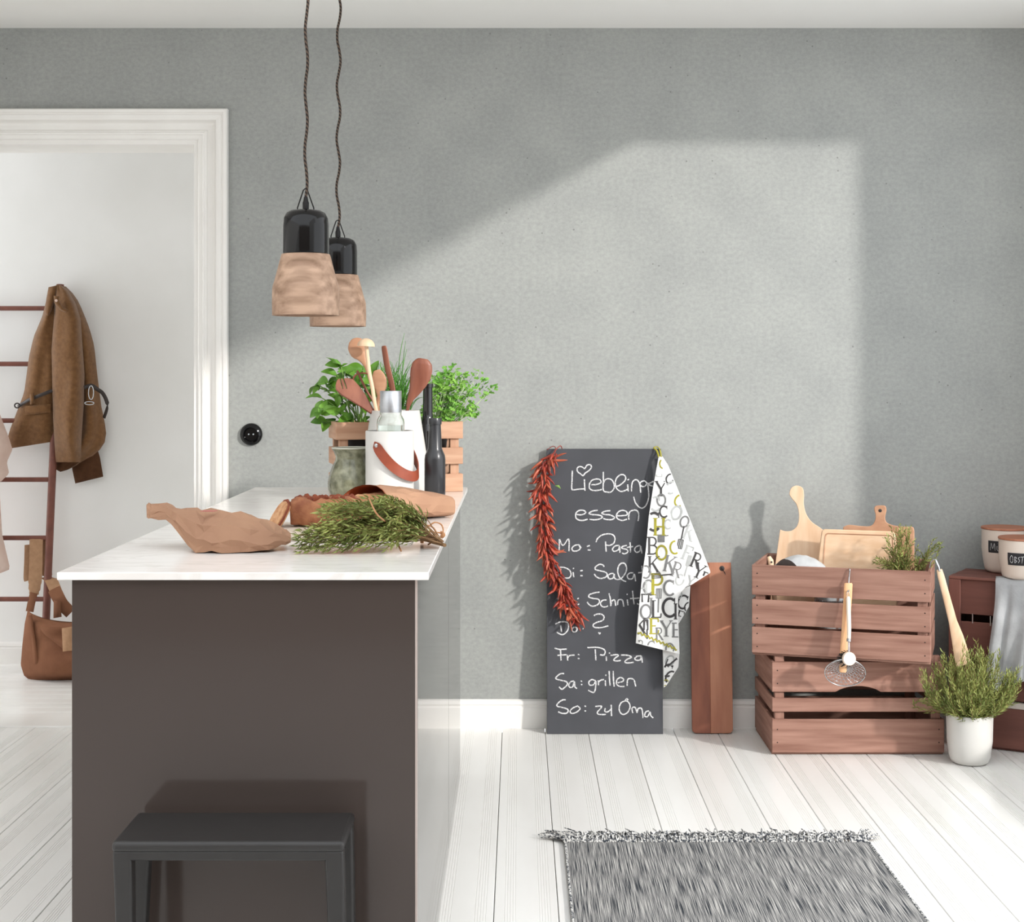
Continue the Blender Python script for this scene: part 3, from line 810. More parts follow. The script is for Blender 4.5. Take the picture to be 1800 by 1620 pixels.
for i in range(steps + 1):
    for j in range(n):
        v = mb.v[i*n + j]; c = A0.lerp(A1, i/steps); c.z = TOP + 0.0022 + bag_r(i/steps)[1]
        w = v.lerp(c, 0.02); w.z = max(w.z, TOP + 0.0022); mbi.v.append(w)
mb.f.append([steps*n + j for j in range(n)])
t = thing('paper_bag', 'open brown paper bag holding bread, behind the herb bunch', 'bag', (-0.33, 3.70, TOP))
part('bag_body', mb, M_kraft, t, angle=11)
part('bag_inside', mbi, M_kraftshade, t, angle=60)
axn = ax.normalized()
Ml = Matrix.Translation(A0 + axn*0.035) @ Matrix.Rotation(math.atan2(axn.y, axn.x), 4, 'Z')
lf = loaf(MB(), 0.0, 0.12, -0.050, 0.050, 0.0, 0.062, amp=0.005)
lf.v = [Ml @ (v + Vector((0, 0, TOP + 0.008))) for v in lf.v]
solo('bread_loaf', lf, M_crumb, 'pale floury bread inside the open paper bag', 'bread', A0 + axn*0.09 + Vector((0, 0, TOP + 0.008)), angle=70, norm=True)

# ------------------------------------------------------------------ bunch of herbs tied with twine
M_twine = mat('jute_twine', '#a9764f', 0.9, c2='#bd8b62', scale=200, bump=0.5)
tie = on_height(742, 946, TOP + 0.012)
end = on_height(779, 957, TOP + 0.008)
t = thing('herb_bunch', 'loose bunch of rosemary tied with twine lying on the worktop', 'herbs', on_height(640, 965, TOP))
mb, st = MB(), MB()
for i in range(105):
    px = random.uniform(518, 690); py = random.uniform(878, 972)
    if px > 640: py = random.uniform(872, 968)
    if px < 560: py = random.uniform(925, 973)
    z = TOP + 0.012 + max(0.0, (966 - py))/620.0*random.uniform(0.5, 1.0)
    e = on_height(px, max(py, 905 if z > TOP + 0.05 else 915), z)
    e.y = min(max(e.y, 3.02), 3.36); e = P(px, py, e.y)
    e.z = max(e.z, TOP + 0.006)
    a = end.lerp(tie, random.random()) + Vector((random.gauss(0, .004), random.gauss(0, .008), random.uniform(0, 0.012)))
    path = bend(a, e, (random.gauss(0, .008), random.gauss(0, .012), random.uniform(0.004, 0.034)), 8, 0.0012)
    for p in path: p.z = max(p.z, TOP + 0.004)
    sprig(mb, st, path, nlen=0.022, step=0.0042, start=0.28, w=0.0020, curl=0.8)
for v in mb.v: v.z = max(v.z, TOP + 0.0012)
for v in st.v: v.z = max(v.z, TOP + 0.001)
part('needles', mb, M_needle, t, angle=0, kind='stuff')
part('stems', st, M_stem, t, kind='stuff')
part('stalk', MB().sweep([end + Vector((0.004, -0.01, 0)), end.lerp(tie, 0.6), tie], [0.004, 0.005, 0.004], n=8), M_stem, t)
def tw(pts): return smooth([on_height(x, y, TOP + z) for x, y, z in pts], 6)
mb = MB()
mb.sweep(tw([(712, 922, .05), (738, 921, .05), (760, 926, .035), (768, 940, .02), (763, 950, .012), (752, 957, .004)]), 0.0017, n=6)
mb.sweep(tw([(735, 922, .045), (748, 932, .03), (772, 936, .02), (779, 934, .02), (776, 922, .03), (764, 918, .04), (752, 926, .03), (740, 934, .02)]), 0.0017, n=6)
mb.sweep(tw([(776, 936, .018), (780, 940, .016), (776, 943, .012)]), 0.0042, n=6)
mb.sweep(tw([(648, 874, .115), (656, 892, .105), (664, 905, .095), (680, 920, .055), (694, 945, .02), (705, 968, .003)]), 0.0018, n=6)
for k in range(3):
    r = [tie + Vector((0.002*k - 0.002, 0.013*math.cos(a*math.pi/6), 0.002 + 0.012*math.sin(a*math.pi/6))) for a in range(13)]
    for p in r: p.z = max(p.z, TOP + 0.003)
    mb.sweep(r, 0.0016, n=6)
part('twine', mb, M_twine, t, angle=180)

# ------------------------------------------------------------------ pitcher, jug with leather handle, utensil vase, bottles
M_glaze = mat('mottled_green_glaze', '#55563f', 0.25, c2='#8c8c74', scale=45, detail=8, contrast=(0.35, 0.68), coat=0.4, bump=0.15)
M_glazerim = mat('pale_glaze_rim', '#c9c9bd', 0.2, c2='#bdbdb0', scale=20, coat=0.4)
c = Vector(((617 - CX)/F*4.33, 4.33, TOP))
t = thing('ceramic_pitcher', 'squat mottled green ceramic pitcher left of the white jug', 'pitcher', c)
part('body', MB().lathe([(0, 0.0005), (0.050, 0.0005), (0.058, 0.008), (0.0665, 0.030), (0.0680, 0.048), (0.064, 0.072), (0.055, 0.098), (0.046, 0.116), (0.0445, 0.126), (0.050, 0.140), (0.0565, 0.150), (0.0530, 0.151), (0.047, 0.140), (0.041, 0.126), (0.043, 0.115), (0.052, 0.097), (0.060, 0.07), (0.064, 0.047), (0.06, 0.012), (0, 0.006)], 48, c=c), M_glaze, t, angle=60)
part('rim', MB().lathe([(0.0545 + 0.0026*math.cos(a*math.pi/5), 0.1515 + 0.0022*math.sin(a*math.pi/5)) for a in range(11)], 48, c=c), M_glazerim, t, angle=180)

JY = 4.26; c = Vector(((685 - CX)/F*JY, JY, TOP)); JR, JH = 0.0695, 0.205
t = thing('white_jug', 'white cylindrical container with rust leather strap handle', 'container', c)
part('body', MB().lathe([(0, 0.0005), (JR - 0.003, 0.0005), (JR, 0.0035), (JR, JH - 0.002), (JR - 0.0015, JH), (JR - 0.005, JH), (JR - 0.006, JH - 0.003), (JR - 0.006, 0.006), (0, 0.006)], 64, c=c), M_ceramic, t)
mb = MB(); pts, zc = [], JH - 0.029
N_ = 40
for i in range(N_ + 1):
    u = i/N_; a = math.radians(-30 + 180*u)
    r = JR + 0.0035 + 0.010*math.sin(math.pi*u)
    pts.append((c + Vector((r*math.sin(a), -r*math.cos(a), zc - 0.100*math.sin(math.pi*u)**0.9)), a, u))
HW = 0.0135
for p, a, u in pts:
    i = pts.index((p, a, u))
    q = pts[min(i+1, N_)][0] - pts[max(i-1, 0)][0]; q.normalize()
    nrm = Vector((math.sin(a), -math.cos(a), 0)); w = q.cross(nrm).normalized()
    k = HW*min(1.0, math.sqrt(max(0.0, 1 - (1 - min(u, 1-u)/0.06)**2)) if min(u, 1-u) < 0.06 else 1.0) + 0.001
    for s, d in ((-1, 0), (1, 0), (1, 0.0025), (-1, 0.0025)): mb.v.append(p + w*k*s + nrm*d)
for i in range(N_):
    for k in range(4): mb.f.append([4*i + k, 4*i + (k+1) % 4, 4*i + 4 + (k+1) % 4, 4*i + 4 + k])
mb.f += [[3, 2, 1, 0], [4*N_, 4*N_ + 1, 4*N_ + 2, 4*N_ + 3]]
hd = part('handle_strap', mb, M_leather, t, angle=50, norm=True)
for a in (math.radians(-25), math.radians(145)):
    nrm = Vector((math.sin(a), -math.cos(a), 0)); p = c + nrm*(JR + 0.0068) + Vector((0, 0, zc - 0.0105))
    Mr = Matrix.Translation(p) @ nrm.to_track_quat('Z', 'Y').to_matrix().to_4x4()
    part('rivet', MB().lathe([(0, -0.004), (0.0058, -0.004), (0.0058, 0.001), (0.004, 0.0022), (0, 0.0025)], 20, M=Mr), M_steel, hd)
M_glass = mat('clear_glass', (0.93, 0.97, 0.95), 0.02, trans=1.0, ior=1.45, c2=(0.95, 0.98, 0.97), scale=2)
M_water = mat('water', (0.90, 0.96, 0.95), 0.0, trans=1.0, ior=1.33, c2=(0.9, 0.96, 0.95), scale=2)
M_silver = mat('brushed_silver_cap', '#b9bbbe', 0.35, 0.85, c2='#a9abae', scale=6, stretch=(1, 1, 12))
bc = c + Vector((0.003, 0, 0.012))
t = thing('water_bottle', 'clear glass bottle with silver cap standing in the white container', 'bottle', bc)
part('glass', MB().lathe([(0, 0), (0.036, 0), (0.0395, 0.004), (0.0398, 0.215), (0.038, 0.226), (0.0335, 0.234), (0.031, 0.238), (0.031, 0.244), (0.0285, 0.244), (0.0285, 0.238), (0.031, 0.231), (0.0362, 0.222), (0.0375, 0.213), (0.0372, 0.006), (0, 0.004)], 40, c=bc), M_glass, t, angle=60)
part('water', MB().lathe([(0, 0.0045), (0.0366, 0.0065), (0.0368, 0.2085), (0, 0.2085)], 40, c=bc), M_water, t, angle=60)
part('cap', MB().lathe([(0, 0.245), (0.0312, 0.245), (0.0315, 0.247), (0.0312, 0.306), (0.0300, 0.3075), (0, 0.3075)], 40, c=bc), M_silver, t, angle=50)

VY = 4.46; vc = Vector(((695 - CX)/F*VY, VY, TOP))
t = thing('utensil_vase', 'tall white conical vase holding wooden utensils behind the jug', 'vase', vc)
part('body', MB().lathe([(0, 0.0005), (0.085, 0.0005), (0.102, 0.006), (0.1085, 0.018), (0.1075, 0.04), (0.0735, 0.257), (0.0715, 0.2585), (0.0695, 0.257), (0.103, 0.04), (0.10, 0.014), (0, 0.010)], 64, c=vc), M_ceramic, t, angle=60)

M_bottle = mat('black_glass', '#141214', 0.12, c2='#1a181a', scale=4, coat=0.5)
M_bottlem = mat('satin_black_glass', '#27272a', 0.30, c2='#242427', scale=4, coat=0.2)
c = Vector(((764.5 - CX)/F*4.30, 4.30, TOP))
t = thing('black_bottle', 'short black bottle in front of the tall one, by the worktop edge', 'bottle', c)
part('bottle', MB().lathe([(0, 0.0005), (0.0275, 0.0005), (0.0305, 0.004), (0.0305, 0.120), (0.029, 0.132), (0.024, 0.143), (0.0205, 0.152), (0.0175, 0.215), (0.0172, 0.2205), (0.0195, 0.2215), (0.0200, 0.232), (0.0180, 0.2395), (0.012, 0.240), (0.011, 0.2), (0, 0.2)], 40, c=c), M_bottlem, t, angle=50)
c = Vector(((752 - CX)/F*4.565, 4.565, TOP))
t = thing('black_bottle', 'tall slim black bottle behind the short one', 'bottle', c)
part('bottle', MB().lathe([(0, 0.0005), (0.027, 0.0005), (0.030, 0.004), (0.030, 0.185), (0.0285, 0.198), (0.024, 0.216), (0.0175, 0.228), (0.0155, 0.245), (0.0148, 0.325), (0.0165, 0.326), (0.0165, 0.338), (0.011, 0.3385), (0.010, 0.3), (0, 0.3)], 40, c=c), M_bottle, t, angle=50)

# ------------------------------------------------------------------ wooden utensils in the vase
def G(x, y): return 540 + x/9.53, 580 + y/9.53
def H(x, y): return 700 + x/10.0, 600 + y/10.0
def utensil(name, label, pts, wid, thk, Y, material, mapf, cat='spoon', side=Vector((1, 0, 0.0)), foot=None, grp='wooden utensils in the vase'):
    """pts: (x, y, dY) in zoom coordinates from head to the vase mouth; widths in zoom px"""
    sc_ = 9.53 if mapf is G else 10.0
    path = [P(*mapf(a, b), Y + d) for a, b, d in pts]
    ws = [w/sc_*Y/F/2 for w in wid]; ts = [w/sc_*Y/F/2 for w in thk]
    d = (path[-1] - path[-2]).normalized()
    low = path[-1] + d*0.14
    if foot is not None: low = Vector(foot)
    path.append(low); ws.append(ws[-1]); ts.append(ts[-1])
    p3 = smooth(path, 5)
    def interp(a):
        out = []
        for i in range(len(a) - 1):
            for k in range(5): out.append(lerp(a[i], a[i+1], k/5))
        return out + [a[-1]]
    t = thing(name, label, cat, low, group=grp)
    return t, MB().sweep(p3, interp(ws), interp(ts), n=14, side=side)
F0 = vc + Vector((0, 0, 0.03))
t, mb = utensil('wooden_spoon', 'round headed pale wooden spoon, leftmost of the tall ones', [(838, 128, 0), (838, 150, 0), (838, 210, 0), (838, 300, 0), (860, 380, 0), (905, 450, 0), (950, 530, 0), (1000, 650, 0), (1080, 950, 0), (1160, 1380, 0)],
        [30, 170, 270, 310, 270, 165, 95, 60, 52, 50], [10, 40, 60, 66, 60, 50, 44, 44, 44, 44], 4.485, M_beech, G, foot=F0 + Vector((-0.02, 0.02, 0)))
part('spoon', mb, M_tanb, t, angle=70)
t, mb = utensil('wooden_ladle', 'wooden ladle with half round scoop on a straight handle', [(992, 268, 0), (1005, 400, 0), (1040, 700, 0), (1090, 950, 0), (1165, 1380, 0)],
        [66, 66, 66, 66, 66], [66, 66, 66, 66, 66], 4.432, M_beech, G, cat='ladle', foot=F0 + Vector((0.0, -0.02, 0)))
part('handle', mb, M_beech, t, angle=70)
cl = P(*G(985, 272), 4.432); k_ = 4.432/F/9.53
Ms = Matrix.Translation(cl) @ Matrix.Rotation(math.radians(3), 4, 'Y') @ Matrix.Diagonal((150*k_, 150*k_, 135*k_, 1))
part('scoop', MB().lathe([(0.0, 1.0), (0.3, 0.955), (0.6, 0.80), (0.8, 0.60), (0.94, 0.34), (1.0, 0.0), (0.9, 0.0), (0.82, 0.30), (0.6, 0.66), (0.3, 0.82), (0, 0.86)], 32, M=Ms), M_beech, t, angle=50)
t, mb = utensil('wooden_spatula', 'flat reddish wooden stick spatula standing above the silver cap', [(1282, 262, 0), (1284, 275, 0), (1295, 330, 0), (1340, 600, 0), (1420, 930, 0), (1490, 1380, 0)],
        [50, 90, 112, 118, 112, 80], [30, 44, 50, 50, 50, 46], 4.45, M_oiled, G, cat='spatula', foot=F0 + Vector((0.02, 0.02, 0)), side=Vector((0.85, -0.5, 0)))
part('spatula', mb, M_oiled, t, angle=50)
t, mb = utensil('wooden_spatula', 'broad pinkish wooden spatula half hidden behind the ladle', [(1165, 668, 0), (1170, 685, 0), (1190, 760, 0), (1215, 850, 0), (1225, 950, 0), (1210, 1120, 0), (1190, 1380, 0)],
        [60, 130, 210, 235, 215, 90, 60], [16, 26, 32, 34, 34, 40, 40], 4.505, M_tanb, G, cat='spatula', foot=F0 + Vector((-0.01, 0.04, 0)))
part('spatula', mb, M_tanb, t, angle=50)
# salad fork: broad head with two slits
t = thing('wooden_fork', 'wooden salad fork with stubby tines leaning left out of the vase', 'fork', F0 + Vector((0.03, -0.01, 0)), group='wooden utensils in the vase')
fo = [(482, 985), (480, 900), (500, 835), (540, 806), (556, 850), (588, 985), (600, 978), (572, 850), (566, 808), (592, 806), (622, 880), (656, 985), (668, 975), (640, 880), (612, 806), (680, 800), (770, 822), (880, 940), (985, 1090), (1085, 1270), (1165, 1390), (1130, 1415), (1060, 1385), (900, 1275), (720, 1165), (570, 1075)]
fn_ = Vector((0.25, -1, 0.35)).normalized(); fp = P(*G(800, 1050), 4.438)
fo3 = [on_plane(*G(*q), fp, fn_) for q in fo]
part('fork_head', MB().prism(fo3, -fn_*0.011), M_oiled, t, bev=0.0022, seg=2, norm=True)
hb = on_plane(*G(1148, 1400), fp, fn_) - fn_*0.0055
part('handle', MB().sweep([on_plane(*G(1080, 1330), fp, fn_) - fn_*0.0055, hb, F0 + Vector((0.03, -0.01, 0.0))], [0.004, 0.006, 0.006], n=10), M_oiled, t)
t = thing('whisk_stick', 'thin bent wooden twirling stick beside the salad fork', 'whisk', F0, group='wooden utensils in the vase')
q = [P(*G(a, b), 4.46) for a, b in ((835, 680), (860, 730), (930, 880), (1010, 1040), (1100, 1190), (1180, 1390))] + [F0 + Vector((0.02, 0.05, 0))]
part('stick', MB().sweep(smooth(q, 4), 0.0035, n=8), M_oiled, t, angle=70)
q = [P(*G(a, b), 4.46) for a, b in ((770, 830), (785, 780), (850, 730), (940, 720), (1010, 735), (1060, 790), (1090, 900))]
part('loop', MB().sweep(smooth(q, 4), 0.0026, n=8), M_oiled, t, angle=70)
t, mb = utensil('wooden_spoon', 'big dark wooden spoon leaning right above the bottles', [(432, 298, 0), (430, 312, 0), (420, 390, 0), (408, 500, 0), (385, 620, 0), (345, 740, 0), (290, 870, 0), (220, 1000, 0), (175, 1130, 0), (140, 1275, 0)],
        [60, 200, 345, 385, 365, 300, 205, 120, 75, 58], [20, 60, 95, 100, 95, 80, 65, 55, 50, 50], 4.435, M_oiled, H, foot=F0 + Vector((-0.03, -0.02, 0)))
part('spoon', mb, M_oiled, t, angle=70)

# ------------------------------------------------------------------ herb crate with three potted herbs
HC = Vector((-0.560, 4.53, TOP)); HA = math.radians(14.5); HW_, HD_, HH_ = 0.398, 0.178, 0.2195
t = thing('herb_crate', 'small pine slat crate of potted herbs at the back of the worktop', 'crate', HC, HA)
rows = ((0.0, 0.056), (0.086, 0.138), (0.1655, 0.2195))
def slat(parent, x0, x1, y0, y1, z0, z1, m, rot90=False, bev=0.0015):
    """a slat whose own axis x runs along it, so that the grain follows"""
    lx, ly, lz = x1 - x0, y1 - y0, z1 - z0
    c = Vector(((x0+x1)/2, (y0+y1)/2, (z0+z1)/2))
    if lz > max(lx, ly): dims = (lz, ly, lx); Mx = Matrix.Translation(c) @ Matrix.Rotation(math.radians(90), 4, 'Y')
    elif ly > lx: dims = (ly, lx, lz); Mx = Matrix.Translation(c) @ Matrix.Rotation(math.radians(90), 4, 'Z')
    else: dims = (lx, ly, lz); Mx = Matrix.Translation(c)
    key = (m.name,) + tuple(round(d, 4) for d in dims)
    if key not in SLATS:
        me = mesh_of(MB().box(-dims[0]/2, dims[0]/2, -dims[1]/2, dims[1]/2, -dims[2]/2, dims[2]/2), 'slat', None, 30)
        bm = bmesh.new(); bm.from_mesh(me)
        bmesh.ops.bevel(bm, geom=bm.edges[:], offset=bev, segments=1, affect='EDGES'); bm.to_mesh(me); bm.free()
        me.polygons.foreach_set('use_smooth', [False]*len(me.polygons))
        me.materials.append(m); SLATS[key] = me
    return inst('slat', SLATS[key], parent, Mx)
SLATS = {}
th = 0.011
for z0, z1 in rows:
    slat(t, 0, HW_, 0, th, z0 + 0.0003, z1, M_pine); slat(t, 0, HW_, HD_ - th, HD_, z0 + 0.0003, z1, M_pine)
    slat(t, 0, th, th, HD_ - th, z0 + 0.0003, z1, M_pine); slat(t, HW_ - th, HW_, th, HD_ - th, z0 + 0.0003, z1, M_pine)
for xx in (th, HW_ - th - 0.028):
    for yy in (th, HD_ - th - 0.020):
        o = slat(t, xx, xx + 0.028, yy, yy + 0.020, 0.001, 0.216, M_pine); o.name = 'corner_post'
for k in range(3): 
    o = slat(t, th, HW_ - th, th + 0.003 + k*0.052, th + 0.049 + k*0.052, 0.004, 0.012, M_pine); o.name = 'bottom_board'
MH = BASE[t]
M_pot = mat('dark_plastic_pot', '#332c2a', 0.5, c2='#2c2624', scale=20)
def herb_pot(name, label, lx, ly, r=0.052):
    c = MH @ Vector((lx, ly, 0.0125))
    t = thing(name, label, 'plant', c, group='potted herbs in the crate')
    part('pot', MB().lathe([(0, 0), (r*0.74, 0), (r*0.97, 0.150), (r*1.05, 0.151), (r*1.05, 0.168), (r*0.98, 0.168), (r*0.93, 0.15), (r*0.9, 0.146), (0, 0.146)], 32, c=c), M_pot, t)
    part('soil', MB().lathe([(0, 0.152), (r*0.5, 0.153), (r*0.92, 0.150), (r*0.9, 0.147), (0, 0.147)], 20, c=c), M_soil, t)
    return t, c + Vector((0, 0, 0.152))
M_basil = mat('basil_leaf', '#447421', 0.4, c2='#78a93e', scale=14, contrast=(0.3, 0.75), bump=0.3, bscale=30, sss=0.0, rand=0.12)
M_green = mat('herb_stem_green', '#6f9444', 0.5, c2='#88ab58', scale=30)
t, sp = herb_pot('potted_basil', 'basil plant with broad glossy leaves, leftmost herb in the crate', 0.085, 0.089)
leaf_me = []
for k in range(4):
    L_, W_, cur, cup = ((0.054, 0.040, 0.008, 0.008), (0.060, 0.042, 0.012, 0.010), (0.046, 0.034, 0.005, 0.009), (0.036, 0.024, 0.004, 0.005))[k]
    def fn(u, v):
        w = W_/2*(math.sin(math.pi*min(1, v*0.97 + 0.015))**0.75)*(1 - 0.25*v)
        s = 2*u - 1
        return (s*w, v*L_, -cur*v*v*2 + cup*abs(s)**1.5*math.sin(math.pi*v) + 0.0012*math.sin(v*22)*(1 - abs(s)))
    me = mesh_of(MB().grid(fn, 6, 8), 'leaf', None, 180); me.materials.append(M_basil); leaf_me.append(me)
stem = MB()
random.seed(21)
tips = [(600, 640), (580, 672), (608, 652), (640, 645), (562, 676), (572, 700), (590, 690), (610, 690), (632, 675), (565, 720), (600, 720), (620, 735), (640, 700), (590, 660), (650, 690), (655, 660), (577, 740), (618, 660), (636, 730), (605, 705)]
for px, py in tips:
    Y = sp.y + random.uniform(-0.06, 0.06)
    tip = P(px + random.gauss(0, 3), py, Y)
    path = bend(sp + Vector((random.gauss(0, .012), random.gauss(0, .012), 0)), tip, (0, 0, 0.02), 5)
    stem.sweep(path, [0.0022]*3 + [0.0017]*3, n=5)
    d = (tip - sp); d.z *= 0.25; d.normalize()
    for j in range(4):
        me = leaf_me[random.randrange(4) if j else random.randrange(2)]
        yaw = math.atan2(d.y, d.x) - math.pi/2 + j*math.pi/2 + random.gauss(0, 0.5)
        Mx = Matrix.Translation(tip + Vector((0, 0, -0.006*j))) @ Matrix.Rotation(random.uniform(0.25, 1.05), 4, 'X') @ Matrix.Rotation(yaw, 4, 'Z') @ Matrix.Rotation(random.uniform(-0.5, 0.9), 4, 'X') @ Matrix.Rotation(random.gauss(0, 0.5), 4, 'Y') @ Matrix.Scale(random.uniform(0.75, 1.05), 4)
        inst('leaf', me, t, BASE[t].inverted() @ Mx)
part('stems', stem, M_green, t, angle=180)
M_chive = mat('chive_blade', '#3f7a26', 0.45, c2='#5f9a3c', scale=20)
t, sp = herb_pot('potted_chives', 'thin bladed chive plant behind the wooden utensils', 0.199, 0.089)
mb = MB()
for i in range(170):
    px = random.gauss(690, 28); py = random.uniform(630, 700)
    if i < 3: px, py = (711 + i*2, 585 + i*14)
    tip = P(px, py, sp.y + random.gauss(0, 0.04))
    a = sp + Vector((random.gauss(0, .016), random.gauss(0, .016), 0))
    mb.sweep(bend(a, tip, (random.gauss(0, .012), 0, 0.02 + random.random()*0.02), 6), [0.0014, 0.0014, 0.0014, 0.0013, 0.0012, 0.001, 0.0005], n=4)
part('blades', mb, M_chive, t, angle=180, kind='stuff')
M_parsley = mat('parsley_leaf', '#4c8a2a', 0.5, c2='#8dbb52', scale=18, contrast=(0.3, 0.7))
M_pstem = mat('parsley_stem', '#b9cf96', 0.5, c2='#cadca9', scale=30)
t, sp = herb_pot('potted_parsley', 'feathery light green parsley plant, rightmost herb in the crate', 0.314, 0.089)
mb, st = MB(), MB()
random.seed(5)
def pleaf(p, n, s):
    n = n.normalized(); u = n.orthogonal().normalized(); a0 = random.random()*6
    for k in range(3):
        a = a0 + (k - 1)*0.95
        d = (Matrix.Rotation(a, 3, n) @ u); e = n.cross(d)
        mb.add([p, p + d*s*0.55 + e*s*0.30, p + d*s*0.95 + e*s*0.18 + n*s*0.1, p + d*s*0.82, p + d*s*1.0 - e*s*0.15 + n*s*0.1, p + d*s*0.5 - e*s*0.32], [(0, 5, 3), (0, 3, 1), (1, 3, 2), (5, 4, 3)])
tg = [(866, 680), (850, 668), (842, 654), (830, 690), (800, 650), (793, 645), (835, 715), (770, 660), (838, 725), (855, 690)]
for i in range(95):
    if i < len(tg): px, py = tg[i]
    else:
        px = random.gauss(782, 24); py = random.uniform(655, 738)
        if px > 815: py = max(py, 672)
    tip = P(px, py, sp.y + random.uniform(-0.07, 0.05))
    a = sp + Vector((random.gauss(0, .014), random.gauss(0, .014), 0))
    path = bend(a, tip, ((tip.x - a.x)*0.15, 0, 0.012), 6)
    st.sweep(path, [0.0011]*4 + [0.0008]*3, n=4)
    for j in range(9):
        p = path[-1 - (j % 3 == 2)*1] + Vector((random.gauss(0, .009), random.gauss(0, .009), random.gauss(0, .007)))
        pleaf(p, Vector((random.gauss(0, .5), -0.5 + random.gauss(0, .4), 0.8)), random.uniform(0.008, 0.014))
part('foliage', mb, M_parsley, t, angle=0, kind='stuff')
part('stems', st, M_pstem, t, angle=180)
# ------------------------------------------------------------------ chalkboard leaning on the wall
M_slate = mat('blackboard_paint', '#46474b', 0.7, c2='#4f5055', scale=5, contrast=(0.3, 0.75), spec=0.3)
def chalk():
    m = mat('chalk', '#e6e6e6', 0.95, c2='#d2d2d4', scale=200, spec=0.1)
    N, L = nodes_of(m); b = N['Principled BSDF']; tc = N['Texture Coordinate']
    n = N.new('ShaderNodeTexNoise'); n.inputs['Scale'].default_value = 420; n.inputs['Detail'].default_value = 3; L.new(tc.outputs['Object'], n.inputs['Vector'])
    r = N.new('ShaderNodeValToRGB'); r.color_ramp.elements[0].position = 0.36; r.color_ramp.elements[1].position = 0.50
    r.color_ramp.elements[0].color = (0.25, 0.25, 0.25, 1); L.new(n.outputs['Fac'], r.inputs[0]); L.new(r.outputs[0], b.inputs['Alpha'])
    return m
M_chalk = chalk()
bB = Vector((0, 5.298, 0.0)); bT = Vector((0, 5.376, 1.018))
up = (bT - bB).normalized(); BN = Vector((0, -up.z, up.y)).normalized()          # towards the viewer
bl, br_ = on_plane(961.5, 1289, bB, BN), on_plane(1165.5, 1289, bB, BN)
bl.z = br_.z = 0; bl.y = br_.y = bB.y
BWID = br_.x - bl.x
board = thing('chalkboard', 'tall black chalkboard with a handwritten weekly menu leaning on the grey wall', 'chalkboard', ((bl.x + br_.x)/2, bB.y, 0))
hgt = (bT - bB).length
mb = MB().prism([bl, br_, br_ + up*hgt, bl + up*hgt], -BN*0.010)
for v in mb.v: v.z = max(v.z, 0.0006)
part('slate', mb, M_slate, board, bev=0.001, norm=True)
def on_board(px, py, off=0.0): return on_plane(px, py, bB + BN*off, BN)
def A_(x, y): return 960 + x/9.0, 800 + y/9.0
def B_(x, y): return 960 + x/8.1, 920 + y/8.1
def C_(x, y): return 960 + x/8.571, 1110 + y/8.571
